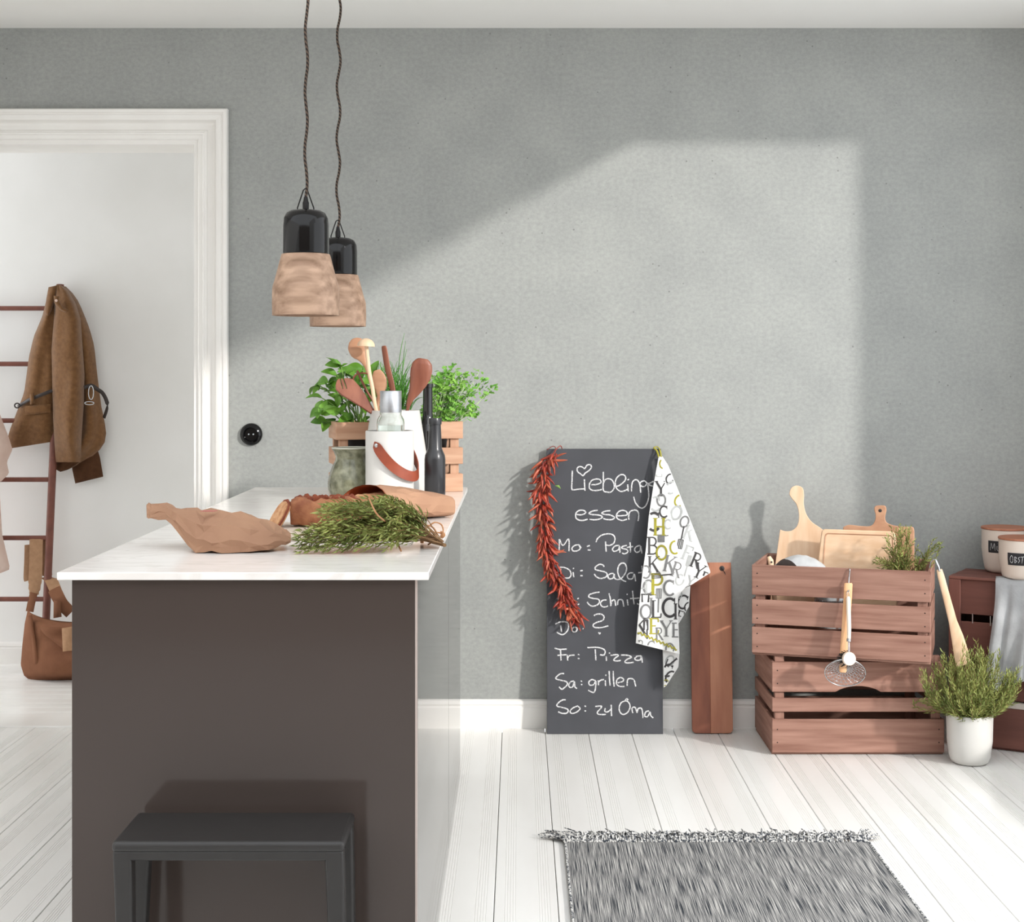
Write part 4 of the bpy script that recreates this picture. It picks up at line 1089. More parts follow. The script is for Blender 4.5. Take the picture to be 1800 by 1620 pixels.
WR = [
 ('word', A_, [[(415,240),(410,400),(405,520),(430,545),(520,535),(610,530)], [(605,380),(608,470),(615,560)],
   [(610,215),(570,185),(520,180),(490,210),(500,260),(545,295),(585,320),(620,280),(680,240),(715,190),(700,150),(650,155),(610,215)],
   [(715,465),(800,460),(865,430),(850,385),(790,375),(720,400),(685,460),(690,525),(740,555),(810,555),(880,540)],
   [(905,260),(905,400),(905,550),(960,580),(1020,580),(1070,530),(1075,460),(1040,390),(980,370),(930,390),(915,430)],
   [(1085,490),(1150,480),(1230,420),(1260,360),(1230,310),(1170,310),(1110,370),(1095,450),(1120,530),(1180,570),(1240,560),(1300,530)],
   [(1290,460),(1300,570)], [(1285,390),(1312,380)], [(1350,570),(1355,470),(1375,410),(1420,385),(1460,410),(1485,480),(1495,590)],
   [(1600,450),(1560,405),(1510,415),(1485,450),(1510,490),(1560,490),(1605,440),(1612,500),(1622,580),(1620,680),(1580,790),(1520,835),(1460,810),(1410,740),(1385,655)],
   [(1700,410),(1640,440),(1615,460),(1690,490)]]),
 ('word', A_, [[(480,935),(560,940),(625,910),(600,875),(530,870),(475,910),(470,980),(510,1020),(580,1030),(655,1010)],
   [(815,870),(740,880),(680,915),(720,935),(830,945),(890,970),(850,1005),(760,1020),(685,1010)],
   [(1015,875),(930,885),(880,915),(930,935),(1020,945),(1080,985),(1040,1015),(960,1015),(905,1000)],
   [(1110,955),(1200,955),(1280,940),(1270,890),(1210,870),(1150,890),(1110,950),(1130,1000),(1200,1030),(1280,1010)],
   [(1310,1020),(1305,960),(1320,900),(1370,870),(1430,870),(1465,930),(1455,1040)]]),
 ('line', B_, [[(188,220),(186,380)], [(190,222),(240,310),(320,220),(325,395)], [(470,300),(410,310),(370,345),(380,385),(430,390),(480,360),(470,305),(500,350)],
   [(580,325),(622,312)], [(592,374),(632,378)], [(710,265),(730,215),(790,165),(880,145),(950,160),(980,210),(960,280),(900,310),(860,305)], [(845,255),(850,330),(855,400)],
   [(1040,310),(980,320),(945,365),(970,395),(1030,370),(1045,320),(1050,415)], [(1150,310),(1090,325),(1080,350),(1150,370),(1160,405),(1115,430),(1080,415)],
   [(1195,265),(1200,350),(1200,410)], [(1150,340),(1240,325)], [(1340,310),(1280,330),(1260,375),(1290,410),(1340,380),(1345,320),(1365,425)]]),
 ('line', B_, [[(190,622),(260,625),(330,660),(355,720),(330,770),(250,775)], [(205,640),(215,770)], [(385,690),(392,762)], [(378,642),(398,635)], [(485,672),(522,665)], [(488,740),(522,742)],
   [(825,615),(810,590),(760,580),(705,615),(700,650),(760,670),(840,690),(870,725),(840,765),(770,780),(715,755),(685,715)],
   [(960,710),(910,715),(880,750),(900,785),(950,775),(970,720),(975,775),(1020,795),(1080,770),(1130,700),(1145,630),(1120,570),(1070,565),(1030,610),(1020,690),(1050,770),(1100,810),(1140,825)],
   [(1240,700),(1190,705),(1155,740),(1175,785),(1230,780),(1255,720),(1275,820)], [(1365,600),(1370,680),(1375,750)], [(1310,700),(1390,690)]]),
 ('line', B_, [[(180,1010),(175,1090),(180,1160)], [(182,1012),(212,1075),(250,1010),(256,1160)], [(445,1072),(466,1060)], [(450,1152),(472,1144)],
   [(760,975),(690,985),(620,1010),(610,1045),(670,1065),(740,1075),(760,1110),(730,1155),(660,1175),(610,1150),(585,1115)], [(860,1085),(800,1095),(775,1140),(800,1180),(850,1185),(880,1170)],
   [(895,990),(915,1080),(920,1170),(935,1105),(970,1085),(985,1120),(990,1170)], [(1020,1160),(1025,1095),(1060,1080),(1090,1100),(1105,1180)], [(1155,1080),(1165,1165)], [(1146,1005),(1162,1010)],
   [(1230,955),(1240,1060),(1255,1150)], [(1195,1067),(1330,1060)], [(1295,1135),(1320,1150),(1350,1125),(1325,1090)]]),
 ('line', B_, [[(130,1430),(200,1400),(290,1400),(320,1450),(300,1530),(230,1580),(150,1545)], [(205,1450),(220,1540)], [(400,1470),(370,1500),(385,1540),(430,1530),(440,1490),(405,1470)], [(518,1440),(532,1444)], [(520,1494),(534,1498)],
   [(680,1310),(720,1290),(790,1290),(825,1330),(800,1380),(720,1405),(670,1440),(690,1475),(780,1480),(885,1455)], [(742,1552),(778,1560)], [(750,1564),(772,1570)]]),
 ('line', C_, [[(130,245),(200,265),(310,260)], [(215,265),(220,350),(225,435)], [(170,355),(310,345)], [(320,345),(325,435)], [(325,400),(350,360),(430,350)], [(478,342),(502,348)], [(478,402),(502,404)],
   [(620,240),(760,235),(860,260),(890,300),(870,350),(810,345)], [(740,265),(745,350),(750,430)], [(905,370),(910,440)], [(945,318),(965,324)],
   [(970,355),(1070,345),(1085,365),(1040,395),(1020,430),(1060,440),(1125,432)], [(1130,350),(1230,355),(1285,385),(1220,415),(1185,455),(1230,470),(1320,460)], [(1430,360),(1370,370),(1335,405),(1365,430),(1420,420),(1435,370),(1450,465)]]),
 ('line', C_, [[(270,630),(210,635),(155,680),(150,710),(220,730),(310,755),(315,800),(270,845),(235,865),(195,830)], [(420,740),(370,755),(340,800),(355,835),(400,830),(425,750),(435,830),(465,855)], [(520,742),(542,748)], [(524,794),(546,798)],
   [(745,740),(690,720),(645,755),(655,800),(710,800),(750,750),(745,830),(735,890),(705,915),(635,880)], [(785,730),(790,805)], [(790,760),(820,730),(870,720)], [(890,730),(895,815)], [(892,650),(908,660)],
   [(950,590),(955,720),(965,810)], [(1010,590),(1015,720),(1025,825)], [(1075,770),(1150,750),(1165,715),(1120,690),(1070,720),(1060,780),(1100,820),(1180,825)], [(1220,815),(1230,720),(1280,705),(1325,730),(1350,825)]]),
 ('line', C_, [[(295,1025),(240,1030),(175,1080),(165,1120),(240,1140),(320,1165),(330,1205),(290,1230),(230,1225),(180,1205)], [(480,1115),(400,1150),(360,1200),(390,1230),(460,1210),(510,1160),(480,1120)], [(578,1118),(602,1124)], [(578,1190),(602,1194)],
   [(740,1125),(830,1120),(820,1155),(770,1215),(800,1245),(900,1245)], [(890,1150),(885,1200),(930,1205),(975,1170)], [(980,1100),(985,1270)], [(1200,1040),(1130,1070),(1100,1150),(1120,1220),(1170,1245),(1230,1210),(1265,1130),(1240,1060),(1190,1035)], [(1190,1040),(1215,1010),(1235,1030)],
   [(1305,1225),(1295,1150),(1340,1140),(1372,1222)], [(1375,1200),(1385,1160),(1430,1150),(1450,1200),(1460,1300)], [(1550,1190),(1500,1210),(1485,1270),(1530,1275),(1565,1210),(1575,1260),(1615,1300)]]),
]
random.seed(3)
for kind_, mp_, allstrokes in WR:
  cut = {A_: 0, B_: 640, C_: 612}[mp_]
  for strokes in ([s for s in allstrokes if min(p[0] for p in s) < cut], [s for s in allstrokes if min(p[0] for p in s) >= cut]):
    if not strokes: continue
    mb = MB()
    for i, s in enumerate(strokes):
        pts = smooth([Vector(mp_(*p)) for p in s], 8)
        if len(pts) == 2: pts = [pts[0].lerp(pts[1], k/4) for k in range(5)]
        w = [2.25 + 0.55*noise.noise(Vector((p.x*0.25, p.y*0.25, i))) for p in pts]
        # every stroke lies a hair above the last, so that crossings do not flicker
        mb.ribbon(pts, w, lambda x, y, o=0.0008 + 0.00003*i: on_board(x, y, o))
    part('chalk_lettering', mb, M_chalk, board, angle=0)

# ------------------------------------------------------------------ string of dried chillies
def chili_mats():
    out = []
    for i, (a, b) in enumerate((('#7e281d', '#a8402e'), ('#98382a', '#bd553f'), ('#6a2019', '#963529'), ('#a04830', '#c0684c'))):
        out.append(mat('dried_chilli_%d' % i, a, 0.4, c2=b, scale=40, contrast=(0.3, 0.7), bump=0.3, bscale=90))
    return out
CM = chili_mats(); meshes = []
for i in range(8):
    L_ = 0.030 + 0.003*i; mb = MB(); pts = []
    for k in range(7):
        u = k/6; pts.append((0.006*math.sin(u*2.2 + i), 0.004*math.sin(u*3 + 2*i), -L_*u))
    r = [0.0022, 0.0042, 0.0048, 0.0045, 0.0038, 0.0026, 0.0006]
    mb.sweep(pts, r, [x*0.72 for x in r], n=6)
    me = mesh_of(mb, 'chilli', None, 180); me.materials.append(CM[i % 4]); meshes.append(me)
def c7(x, y): return 900 + x/4.63, 770 + y/4.63
spine = [c7(*p) for p in ((345, 120), (280, 190), (250, 260), (245, 350), (240, 450), (248, 600), (262, 720), (272, 820), (292, 930), (322, 1020), (345, 1110), (395, 1200), (440, 1300), (475, 1390), (520, 1460))]
t = thing('chilli_string', 'long string of dried red chillies hanging over the chalkboard corner', 'chillies', on_board(520/4.63 + 900, 770 + 1500/4.63, 0.03))
random.seed(11)
NCH = 290
for i in range(NCH):
    k = (i + random.random())/NCH
    q = poly_at(spine, k); q2 = poly_at(spine, min(1, k + 0.03)); q1 = poly_at(spine, max(0, k - 0.03))
    d = (q2 - q1).normalized()
    a = random.random()*2*math.pi
    spread = 8 if k > 0.04 else 2
    c = on_board(q.x + spread*math.cos(a)*0.75, q.y + random.gauss(0, 3), 0.026 + 0.012*math.sin(a))
    out = Vector((math.cos(a), -0.75 - 0.4*math.sin(a), 0))
    dirv = Vector((d.x*0.7, 0, -d.y)) + out*random.uniform(0.25, 1.0) + Vector((random.gauss(0, .18), 0, random.gauss(0, .18)))
    if random.random() < 0.07: dirv = Vector((random.choice((-1, 1))*1.0, -0.2, random.uniform(-0.5, 0.4)))
    dirv.normalize()
    rot = (-dirv).to_track_quat('Z', 'X').to_matrix().to_4x4()
    Mx = Matrix.Translation(c) @ rot @ Matrix.Rotation(random.random()*6, 4, 'Z') @ Matrix.Scale(random.uniform(0.9, 1.3), 4)
    inst('chilli', meshes[random.randrange(8)], t, BASE[t].inverted() @ Mx)
mb = MB().sweep(smooth([on_board(x, y, 0.020) for x, y in spine], 4), 0.0022, n=6)
mb.sweep(smooth([on_board(*c7(345, 122), .02), on_board(*c7(365, 85), .014), on_board(*c7(395, 62), 0.004), on_board(*c7(410, 95), -0.016)], 6), 0.0018, n=6)
mb.sweep(smooth([on_board(*c7(330, 130), .02), on_board(*c7(355, 80), .010), on_board(*c7(330, 66), 0.002), on_board(*c7(285, 95), 0.010)], 6), 0.0013, n=6)
part('cord', mb, CM[0], t, angle=180)
lm = mesh_of(MB().sweep([(0, 0, 0), (0.004, 0, -0.012), (0, 0, -0.024)], [0.001, 0.005, 0.0005], [0.0008, 0.001, 0.0004], n=6), 'leaf', None, 180); lm.materials.append(M_green)
inst('leaf', lm, t, BASE[t].inverted() @ Matrix.Translation(on_board(*c7(350, 385), .03)) @ Matrix.Rotation(math.radians(-60), 4, 'Y'))

# ------------------------------------------------------------------ printed tea towel hanging from the board corner
M_linen = mat('white_linen', '#f0f0ee', 0.9, c2='#e8e8e6', scale=30, bump=0.15, bscale=400, spec=0.15)
INK = {'d': mat('print_charcoal', '#3f3d3e', 0.9, c2='#4b494a', scale=90), 'g': mat('print_grey', '#737373', 0.9, c2='#808080', scale=90),
       'l': mat('print_light_grey', '#acaead', 0.9, c2='#b6b8b7', scale=90), 'o': mat('print_olive', '#969030', 0.9, c2='#a39c3c', scale=90)}
def t4(x, y): return 1100 + x/3.68, 770 + y/3.68
def tow_d(px, py):
    k = max(0.0, min(1.0, (py - 800)/260.0))
    ax = 1158 + (py - 800)*(-0.02)
    return 0.022 + 0.034*k + 0.010*k*math.sin((px - ax - (py-800)*0.06)/8.5) + 0.004*noise.noise(Vector((px*0.05, py*0.03, 0)))
MAINL = [t4(*p) for p in ((213, 118), (180, 300), (150, 500), (130, 720), (105, 900), (85, 1100), (70, 1260), (65, 1325))]
MAINR = [t4(*p) for p in ((228, 118), (262, 300), (285, 470), (345, 750), (392, 955), (338, 1020), (340, 1190), (348, 1395))]
FLAPL = [t4(*p) for p in ((222, 118), (262, 300), (280, 470), (330, 720), (370, 900), (385, 962))]
FLAPR = [t4(*p) for p in ((238, 118), (275, 175), (365, 400), (470, 660), (550, 868), (425, 948))]
BK1L = [t4(*p) for p in ((330, 985), (320, 1090), (330, 1200))]; BK1R = [t4(*p) for p in ((418, 955), (408, 1090), (345, 1195))]
BK2L = [t4(*p) for p in ((240, 1340), (243, 1480), (246, 1612))]; BK2R = [t4(*p) for p in ((348, 1380), (340, 1480), (262, 1600))]
def fd(extra): return lambda px, py: tow_d(px, py) + extra
# panels: (left, right, depth function)
TP = {'main': (MAINL, MAINR, lambda px, py: tow_d(px, py) + 0.008), 'flap': (FLAPL, FLAPR, lambda px, py: 0.020 + 0.018*max(0, min(1, (py-800)/200)) + 0.003*math.sin(px/7.0 + py/30)),
      'low': (BK1L, BK1R, lambda px, py: 0.030 + 0.003*math.sin(px/6)), 'tail': (BK2L, BK2R, lambda px, py: 0.034 + 0.004*math.sin(px/6))}
tow = thing('tea_towel', 'white tea towel printed with cooking words hanging beside the chalkboard', 'towel', on_board(1140, 1130, 0.05))
cloth = {}
for key, (L_, R_, df) in TP.items():
    mb = MB()
    def pt(u, v, o=0.0):
        q = poly_at(L_, v).lerp(poly_at(R_, v), u)
        return on_board(q.x, q.y, df(q.x, q.y) + o)
    mb.grid(lambda u, v: pt(u, v), 26, 60); mb.grid(lambda u, v: pt(1-u, v, -0.0012), 26, 60)
    cloth[key] = part('cloth_panel', mb, M_linen, tow, angle=180)
mb = MB().sweep(smooth([on_board(*t4(a, b), o) for a, b, o in ((215, 125, .03), (200, 80, .012), (182, 62, .002), (205, 56, -.004), (222, 80, .012), (228, 120, .03))], 5), 0.0035, 0.0018, n=6)
part('hanging_loop', mb, INK['o'], tow, angle=180)
def arc(cx, cy, rx, ry, a0, a1, n=16):
    return [(cx + rx*math.cos(math.radians(lerp(a0, a1, k/n))), cy + ry*math.sin(math.radians(lerp(a0, a1, k/n)))) for k in range(n+1)]
def ln(*p):
    out = []
    for a, b in zip(p, p[1:]):
        out += [(lerp(a[0], b[0], k/5), lerp(a[1], b[1], k/5)) for k in range(5)]
    return out + [p[-1]]
def serif(x, y, w=0.3): return (ln((x - w/2, y), (x + w/2, y)), 0.05)
GL = {   # (points with y up in a unit box, stroke width)
 'O': [(arc(.5, .5, .40, .45, 0, 360, 26), .13)], 'C': [(arc(.55, .5, .42, .45, 50, 315, 22), .13), (ln((.84, .98), (.84, .70)), .05)],
 'K': [(ln((.2, 0), (.2, 1)), .14), (ln((.85, 1), (.25, .45)), .07), (ln((.4, .6), (.85, 0)), .14), serif(.2, 0), serif(.2, 1), serif(.85, 0), serif(.82, 1)],
 'Y': [(ln((.1, 1), (.5, .45)), .14), (ln((.9, 1), (.5, .45)), .07), (ln((.5, .5), (.5, 0)), .14), serif(.5, 0, .4), serif(.12, 1), serif(.88, 1)],
 'L': [(ln((.25, 0), (.25, 1)), .14), (ln((.1, .02), (.8, .02), (.82, .25)), .06), serif(.25, 1, .4)],
 'I': [(ln((.5, 0), (.5, 1)), .14), serif(.5, 0, .4), serif(.5, 1, .4)],
 'H': [(ln((.2, 0), (.2, 1)), .15), (ln((.8, 0), (.8, 1)), .15), (ln((.2, .5), (.8, .5)), .09), serif(.2, 0, .34), serif(.2, 1, .34), serif(.8, 0, .34), serif(.8, 1, .34)],
 'B': [(ln((.25, 0), (.25, 1)), .14), (ln((.1, 1), (.5, 1)) + arc(.5, .76, .25, .24, 90, -90, 10) + ln((.5, .52), (.25, .52)), .08), (ln((.5, .52), (.52, .52)) + arc(.52, .26, .30, .26, 90, -90, 10) + ln((.5, 0), (.1, 0)), .09)],
 'P': [(ln((.25, 0), (.25, 1)), .15), (ln((.1, 1), (.5, 1)) + arc(.5, .74, .30, .26, 90, -90, 12) + ln((.5, .48), (.25, .48)), .10), serif(.25, 0, .4)],
 'R': [(ln((.25, 0), (.25, 1)), .14), (ln((.1, 1), (.5, 1)) + arc(.5, .76, .26, .24, 90, -90, 12) + ln((.5, .52), (.25, .52)), .08), (ln((.45, .52), (.85, 0)), .13), serif(.25, 0, .36), serif(.86, 0, .2)],
 'F': [(ln((.25, 0), (.25, 1)), .14), (ln((.1, .98), (.8, .98), (.8, .75)), .07), (ln((.25, .52), (.62, .52)), .07), serif(.25, 0, .4)],
 'E': [(ln((.25, 0), (.25, 1)), .15), (ln((.1, .98), (.8, .98), (.8, .76)), .08), (ln((.25, .52), (.62, .52)), .08), (ln((.1, .02), (.8, .02), (.83, .26)), .08)],
 '#spatula': [(ln((.5, 1), (.5, .42)), .16), (ln((.2, .40), (.8, .40)), .07), (ln((.22, .4), (.22, 0)), .10), (ln((.41, .4), (.41, 0)), .10), (ln((.60, .4), (.60, 0)), .10), (ln((.78, .4), (.78, 0)), .10), (ln((.2, 0), (.8, 0)), .07)],
 '#pot': [(ln((.35, .05), (.35, .75)), .62), (ln((.0, .8), (.72, .8)), .10), (ln((.7, .72), (1.0, .78)), .10)],
 '#spoon': [(ln((.5, 0), (.5, .55)), .14), (ln((.5, .5), (.5, .62), (.5, .85), (.5, 1)), .5)],
 '#cleaver': [(ln((.5, .45), (.5, 1)), .75), (ln((.68, .5), (.68, 0)), .2)],
}
LT_ = {'main': [('L',215,210,70,0,'l'), ('Y',228,325,85,0,'d'), ('O',230,400,75,0,'g'), ('C',190,425,90,0,'l'), ('C',245,475,72,0,'d'), ('C',178,540,115,0,'d'), ('H',218,572,98,0,'o'), ('C',272,556,60,0,'l'), ('O',242,165,60,0,'o'),
  ('#pot',240,645,55,0,'g'), ('B',174,695,98,0,'d'), ('O',232,740,90,0,'o'), ('O',318,706,82,0,'o'), ('K',180,815,92,0,'d'), ('K',286,812,92,-12,'g'), ('R',330,850,84,-18,'g'), ('O',130,865,80,0,'g'), ('#spatula',240,885,130,-84,'d'),
  ('P',203,945,122,0,'o'), ('O',148,962,90,0,'g'), ('H',112,970,80,0,'l'), ('C',280,968,96,0,'g'), ('O',350,915,70,-15,'l'), ('#pot',140,1030,62,0,'d'), ('#spatula',212,1050,140,178,'g'), ('I',165,1080,84,0,'g'), ('L',200,1105,100,0,'d'),
  ('C',280,1095,118,0,'d'), ('O',130,1122,90,0,'g'), ('K',96,1215,90,0,'d'), ('#cleaver',130,1235,115,0,'d'), ('E',185,1215,92,0,'o'), ('R',216,1265,70,0,'g'), ('Y',262,1230,90,0,'g'), ('E',328,1240,84,0,'g'), ('I',322,1120,90,0,'d'), ('O',285,1362,70,0,'g'), ('C',165,1345,66,0,'g'), ('R',98,1335,50,0,'g')],
 'flap': [('O',285,262,62,-20,'d'), ('C',292,318,80,-20,'l'), ('C',345,402,76,-25,'o'), ('O',328,482,88,-20,'l'), ('O',380,540,72,-20,'g'), ('K',412,612,84,-22,'l'), ('#spatula',362,640,135,-12,'d'), ('F',402,742,86,-22,'l'), ('R',456,790,84,-22,'d'), ('Y',474,858,84,-24,'d'), ('E',512,902,66,-24,'d'), ('#spoon',398,826,130,-16,'l'), ('O',345,930,60,-15,'o'), ('V' if False else 'Y',420,925,60,-20,'l')],
 'low': [('C',368,1058,86,-15,'d'), ('F',352,1152,66,-20,'d'), ('C',402,1090,60,-20,'d'), ('O',345,1010,50,0,'l')],
 'tail': [('O',285,1440,70,-30,'l'), ('C',270,1500,80,-20,'d'), ('O',290,1545,80,-30,'d'), ('I',300,1450,70,-50,'d'), ('O',258,1580,40,-30,'o'), ('I',262,1455,50,-20,'d')]}
for key, items in LT_.items():
    L_, R_, df = TP[key]; poly = list(L_) + list(R_)[::-1]
    keep = lambda x, y, pl=poly: inside(x, y, pl)
    byink = {}; letters = []
    for i, (ch, cx, cy, h, rot, ink) in enumerate(items):
        mb = MB(); letters.append((mb, ink)); c0 = t4(cx, cy); hp = h*1.1/3.68; wd = hp*(0.82 if ch[0] != '#' else 0.36)
        if ch == '#pot': wd = hp*1.2
        if ch == 'I': wd = hp*0.6
        ca, sa = math.cos(math.radians(rot)), math.sin(math.radians(rot))
        for j, (pts, sw) in enumerate(GL[ch]):
            q = []
            for gx, gy in pts:
                dx, dy = (gx - .5)*wd, -(gy - .5)*hp
                q.append((c0[0] + dx*ca + dy*sa, c0[1] - dx*sa + dy*ca))
            k = 1.0
            wpx = sw*(hp*k if ch[0] != '#' else wd)
            mb.ribbon(q, wpx, lambda x, y, o=0.0012 + 0.00004*(i % 9): on_board(x, y, df(x, y) + o), keep)
    if key == 'main':
        zz = [t4(72 + 12*k, 1252 + 2.4*12*k/12*2.2 + (9 if k % 2 else -9)) for k in range(23)]
        zg = MB(); letters.append((zg, 'o'))
        zg.ribbon([p for a, b in zip(zz, zz[1:]) for p in (a, ((a[0]+b[0])/2, (a[1]+b[1])/2))], 2.6, lambda x, y: on_board(x, y, df(x, y) + 0.0018), keep)
    for mb, ink in letters:
        if mb.f: part('printed_letter', mb, INK[ink], cloth[key], angle=0)

# ------------------------------------------------------------------ long chopping board
n1 = Vector((0, -0.985, 0.17)).normalized(); p1 = Vector((0, 5.297, 0.0))
def rounded(pts, rad, n=5):
    out = []; N = len(pts)
    for i in range(N):
        p = Vector(pts[i]); a = Vector(pts[i-1]) - p; b = Vector(pts[(i+1) % N]) - p
        r = min(rad[i] if hasattr(rad, '__len__') else rad, a.length*0.49, b.length*0.49)
        if r < 1e-6: out.append(p); continue
        s, e = p + a.normalized()*r, p + b.normalized()*r
        for k in range(n + 1):
            u = k/n
            out.append(s*(1-u)**2 + p*(2*u*(1-u)) + e*u*u)
    return out
out2 = rounded([(1213, 988), (1285, 987), (1288.5, 1291), (1217, 1291)], [3, 3, 9, 9])
pts = [on_plane(q.x, q.y, p1, n1) for q in out2]
dz = min(p.z for p in pts); 
t = thing('chopping_board', 'long narrow reddish acacia board leaning on the wall right of the towel', 'board', on_plane(1252, 1291, p1, n1))
m_ = MB().prism(pts, -n1*0.018)
lo = min(v.z for v in m_.v)
for v in m_.v: v.z -= lo - 0.0006
m1, m2 = MB(), MB()
M_chopl = wood('acacia_heartwood', '#734030', '#9a5e46', 'z', 1.8, rough=0.42, contrast=(0.3, 0.7), k=10)
M_chopr = wood('acacia_sapwood', '#9d624a', '#bd8568', 'z', 1.8, rough=0.42, contrast=(0.3, 0.7), k=10)
for half, mm, mt in ((0, m1, M_chopl), (1, m2, M_chopr)):
    oo = rounded([(1213, 988), (1246, 987.5), (1249.5, 1291), (1217, 1291)], [3, 0, 0, 9]) if half == 0 else rounded([(1246, 987.5), (1285, 987), (1288.5, 1291), (1249.5, 1291)], [0, 3, 9, 0])
    mm.prism([on_plane(q.x, q.y, p1, n1) for q in oo], -n1*0.018)
    for v in mm.v: v.z -= lo - 0.0006
    part('stave', mm, mt, t, bev=0.0012, seg=2, norm=True)
c = on_plane(1269, 1001, p1, n1) + Vector((0, 0, -lo))
Mh = Matrix.Translation(c + n1*0.0006) @ n1.to_track_quat('Z', 'Y').to_matrix().to_4x4()
part('hanging_hole', MB().lathe([(0, 0.0006), (0.0075, 0.0006), (0.0095, 0.0001)], 20, M=Mh), M_belt, t)
part('cord', MB().sweep(smooth([c + n1*0.002 + Vector((0.0, 0, 0.004)), c + n1*0.005 + Vector((0.004, 0, -0.006)), c + n1*0.003 + Vector((0.012, 0, -0.022)), c + n1*0.003 + Vector((0.016, 0, -0.045))], 5), 0.0014, n=5), M_belt, t)
# ------------------------------------------------------------------ wooden crates on the right
def nail_dots(parent, pts, r=0.0022):
    mb = MB()
    for p in pts:
        mb.lathe([(r, 0.0), (r*0.8, 0.0006), (0, 0.0008)], 8, M=Matrix.Translation(p) @ Matrix.Rotation(math.radians(90), 4, 'X'))
    return part('nails', mb, M_blackm, parent, local=True)
def notch_slat(parent, W, y0, y1, z0, z1, m, nx0, nx1, nd, M=None):
    """board with a shallow arched hand hole cut in its lower edge"""
    pts = [(0, z0)]
    for k in range(13):
        u = k/12; pts.append((lerp(nx0, nx1, u), z0 + nd*math.sin(math.pi*u)**0.7))
    pts += [(W, z0), (W, z1), (0, z1)]
    mb = MB().prism([Vector((x, y0, z)) for x, z in pts], (0, y1 - y0, 0))
    if M: mb.v = [M @ v for v in mb.v]
    return part('slat', mb, m, parent, local=True, bev=0.0015, seg=1, norm=True)
def crate(name, label, loc, rot, W, D, rows, siderows, m, th=0.010, H=0.31, post=0.032, notch=None, postH=None, cat='crate', lift=0.0):
    t = thing(name, label, cat, loc, rot, group='fruit crates')
    for i, (z0, z1) in enumerate(rows):
        if notch == i:
            notch_slat(t, W, 0, th, z0, z1, m, W*0.37, W*0.63, 0.020)
            notch_slat(t, W, D - th, D, z0, z1, m, W*0.37, W*0.63, 0.020)
        else:
            slat(t, 0, W, 0, th, z0, z1, m); slat(t, 0, W, D - th, D, z0, z1, m)
    for i, (z0, z1) in enumerate(siderows):
        slat(t, 0, th, th + .0005, D - th - .0005, z0, z1, m); slat(t, W - th, W, th + .0005, D - th - .0005, z0, z1, m)
    ph = postH or H
    for xx in (th + .0005, W - th - post - .0005):
        for yy in (th + .0005, D - th - 0.022 - .0005):
            o = slat(t, xx, xx + post, yy, yy + 0.022, 0.009, ph, m); o.name = 'corner_post'
    nb = 4; bw = (D - 2*th)/nb
    for k in range(nb):
        o = slat(t, 0.001, W - 0.001, th + k*bw + 0.003, th + (k+1)*bw - 0.003, 0.0006, 0.008, m); o.name = 'bottom_board'
    nail_dots(t, [Vector((x, 0, (z0 + z1)/2 + s*0.022)) for (z0, z1) in rows for x in (0.018, W - 0.018) for s in (-1, 1) if z1 - z0 > 0.05])
    return t
# lower left crate, parallel to the wall
LC = Vector((0.857, 5.005, 0.0)); LW, LD = 0.583, 0.365
rows1 = ((0.009, 0.122), (0.147, 0.193), (0.214, 0.316))
crate('wooden_crate', 'weathered red-brown fruit crate on the floor, lowest under the full one', LC, 0.0, LW, LD, rows1, rows1, M_crate, notch=2, postH=0.334, H=0.316)
# upper left crate, turned
UA = -math.atan2(0.18, 0.558); UC = Vector((0.792, 5.028, 0.3345)); UW, UD, UH = 0.586, 0.345, 0.3075
rows2 = ((0.009, 0.096), (0.107, 0.190), (0.206, 0.3075))
up_crate = crate('wooden_crate', 'weathered crate filled with cutting boards, standing turned on the lowest one', UC, UA, UW, UD, rows2, rows2, M_crate, H=0.305)
MU = BASE[up_crate]
# right stack
RA = -math.radians(29); RC = Vector((1.497, 5.152, 0.0)); RW, RD = 0.50, 0.235
rowsR = ((0.009, 0.148),)
rc = crate('wooden_crate', 'low dark crate at the right edge, under the draped upright crate', RC, RA, RW, RD, rowsR, rowsR, M_crated, H=0.148)
M_sunbatten = wood('sunlit_batten', '#cfc6be', '#bdb2a9', 'x', 6, rough=0.7)  # paler wood: sunlight on the crate slat is put into the colour
o = slat(rc, 0.002, RW, -0.004, 0.020, 0.1485, 0.168, M_sunbatten); o.name = 'sunlit_batten'
o = slat(rc, 0.002, RW, RD - 0.020, RD, 0.1485, 0.168, M_sunbatten); o.name = 'sunlit_batten'
RC2 = RC + Vector((0, 0, 0.169))
rows3 = ((0.002, 0.118), (0.142, 0.262), (0.288, 0.408))
t = thing('wooden_crate', 'dark crate set upright at the right edge carrying two storage jars', 'crate', RC2, RA, group='fruit crates')
for z0, z1 in rows3:
    slat(t, 0.0, RW, 0.012, 0.022, z0, z1, M_crated); slat(t, 0.0, RW, RD - 0.010, RD, z0, z1, M_crated)
    slat(t, 0.0, 0.010, 0.0225, RD - 0.0105, z0, z1, M_crated); slat(t, RW - 0.010, RW, 0.0225, RD - 0.0105, z0, z1, M_crated)
o = slat(t, 0.0, 0.040, 0.0, 0.0115, 0.002, 0.408, M_crated); o.name = 'corner_batten'
o = slat(t, RW - 0.04, RW, 0.0, 0.0115, 0.002, 0.408, M_crated); o.name = 'corner_batten'
for k in range(3):
    o = slat(t, 0.0 + 0.004*k, RW, k*0.079, k*0.079 + 0.073, 0.4085, 0.4185, M_crated); o.name = 'top_board'
part('staple', MB().box(0.078, 0.0815, 0.008, 0.0125, 0.258, 0.292), M_steel, t, local=True)
part('staple', MB().box(0.138, 0.1415, 0.008, 0.0125, 0.254, 0.288), M_steel, t, local=True)
MR = BASE[t]; RTOP = 0.169 + 0.4185

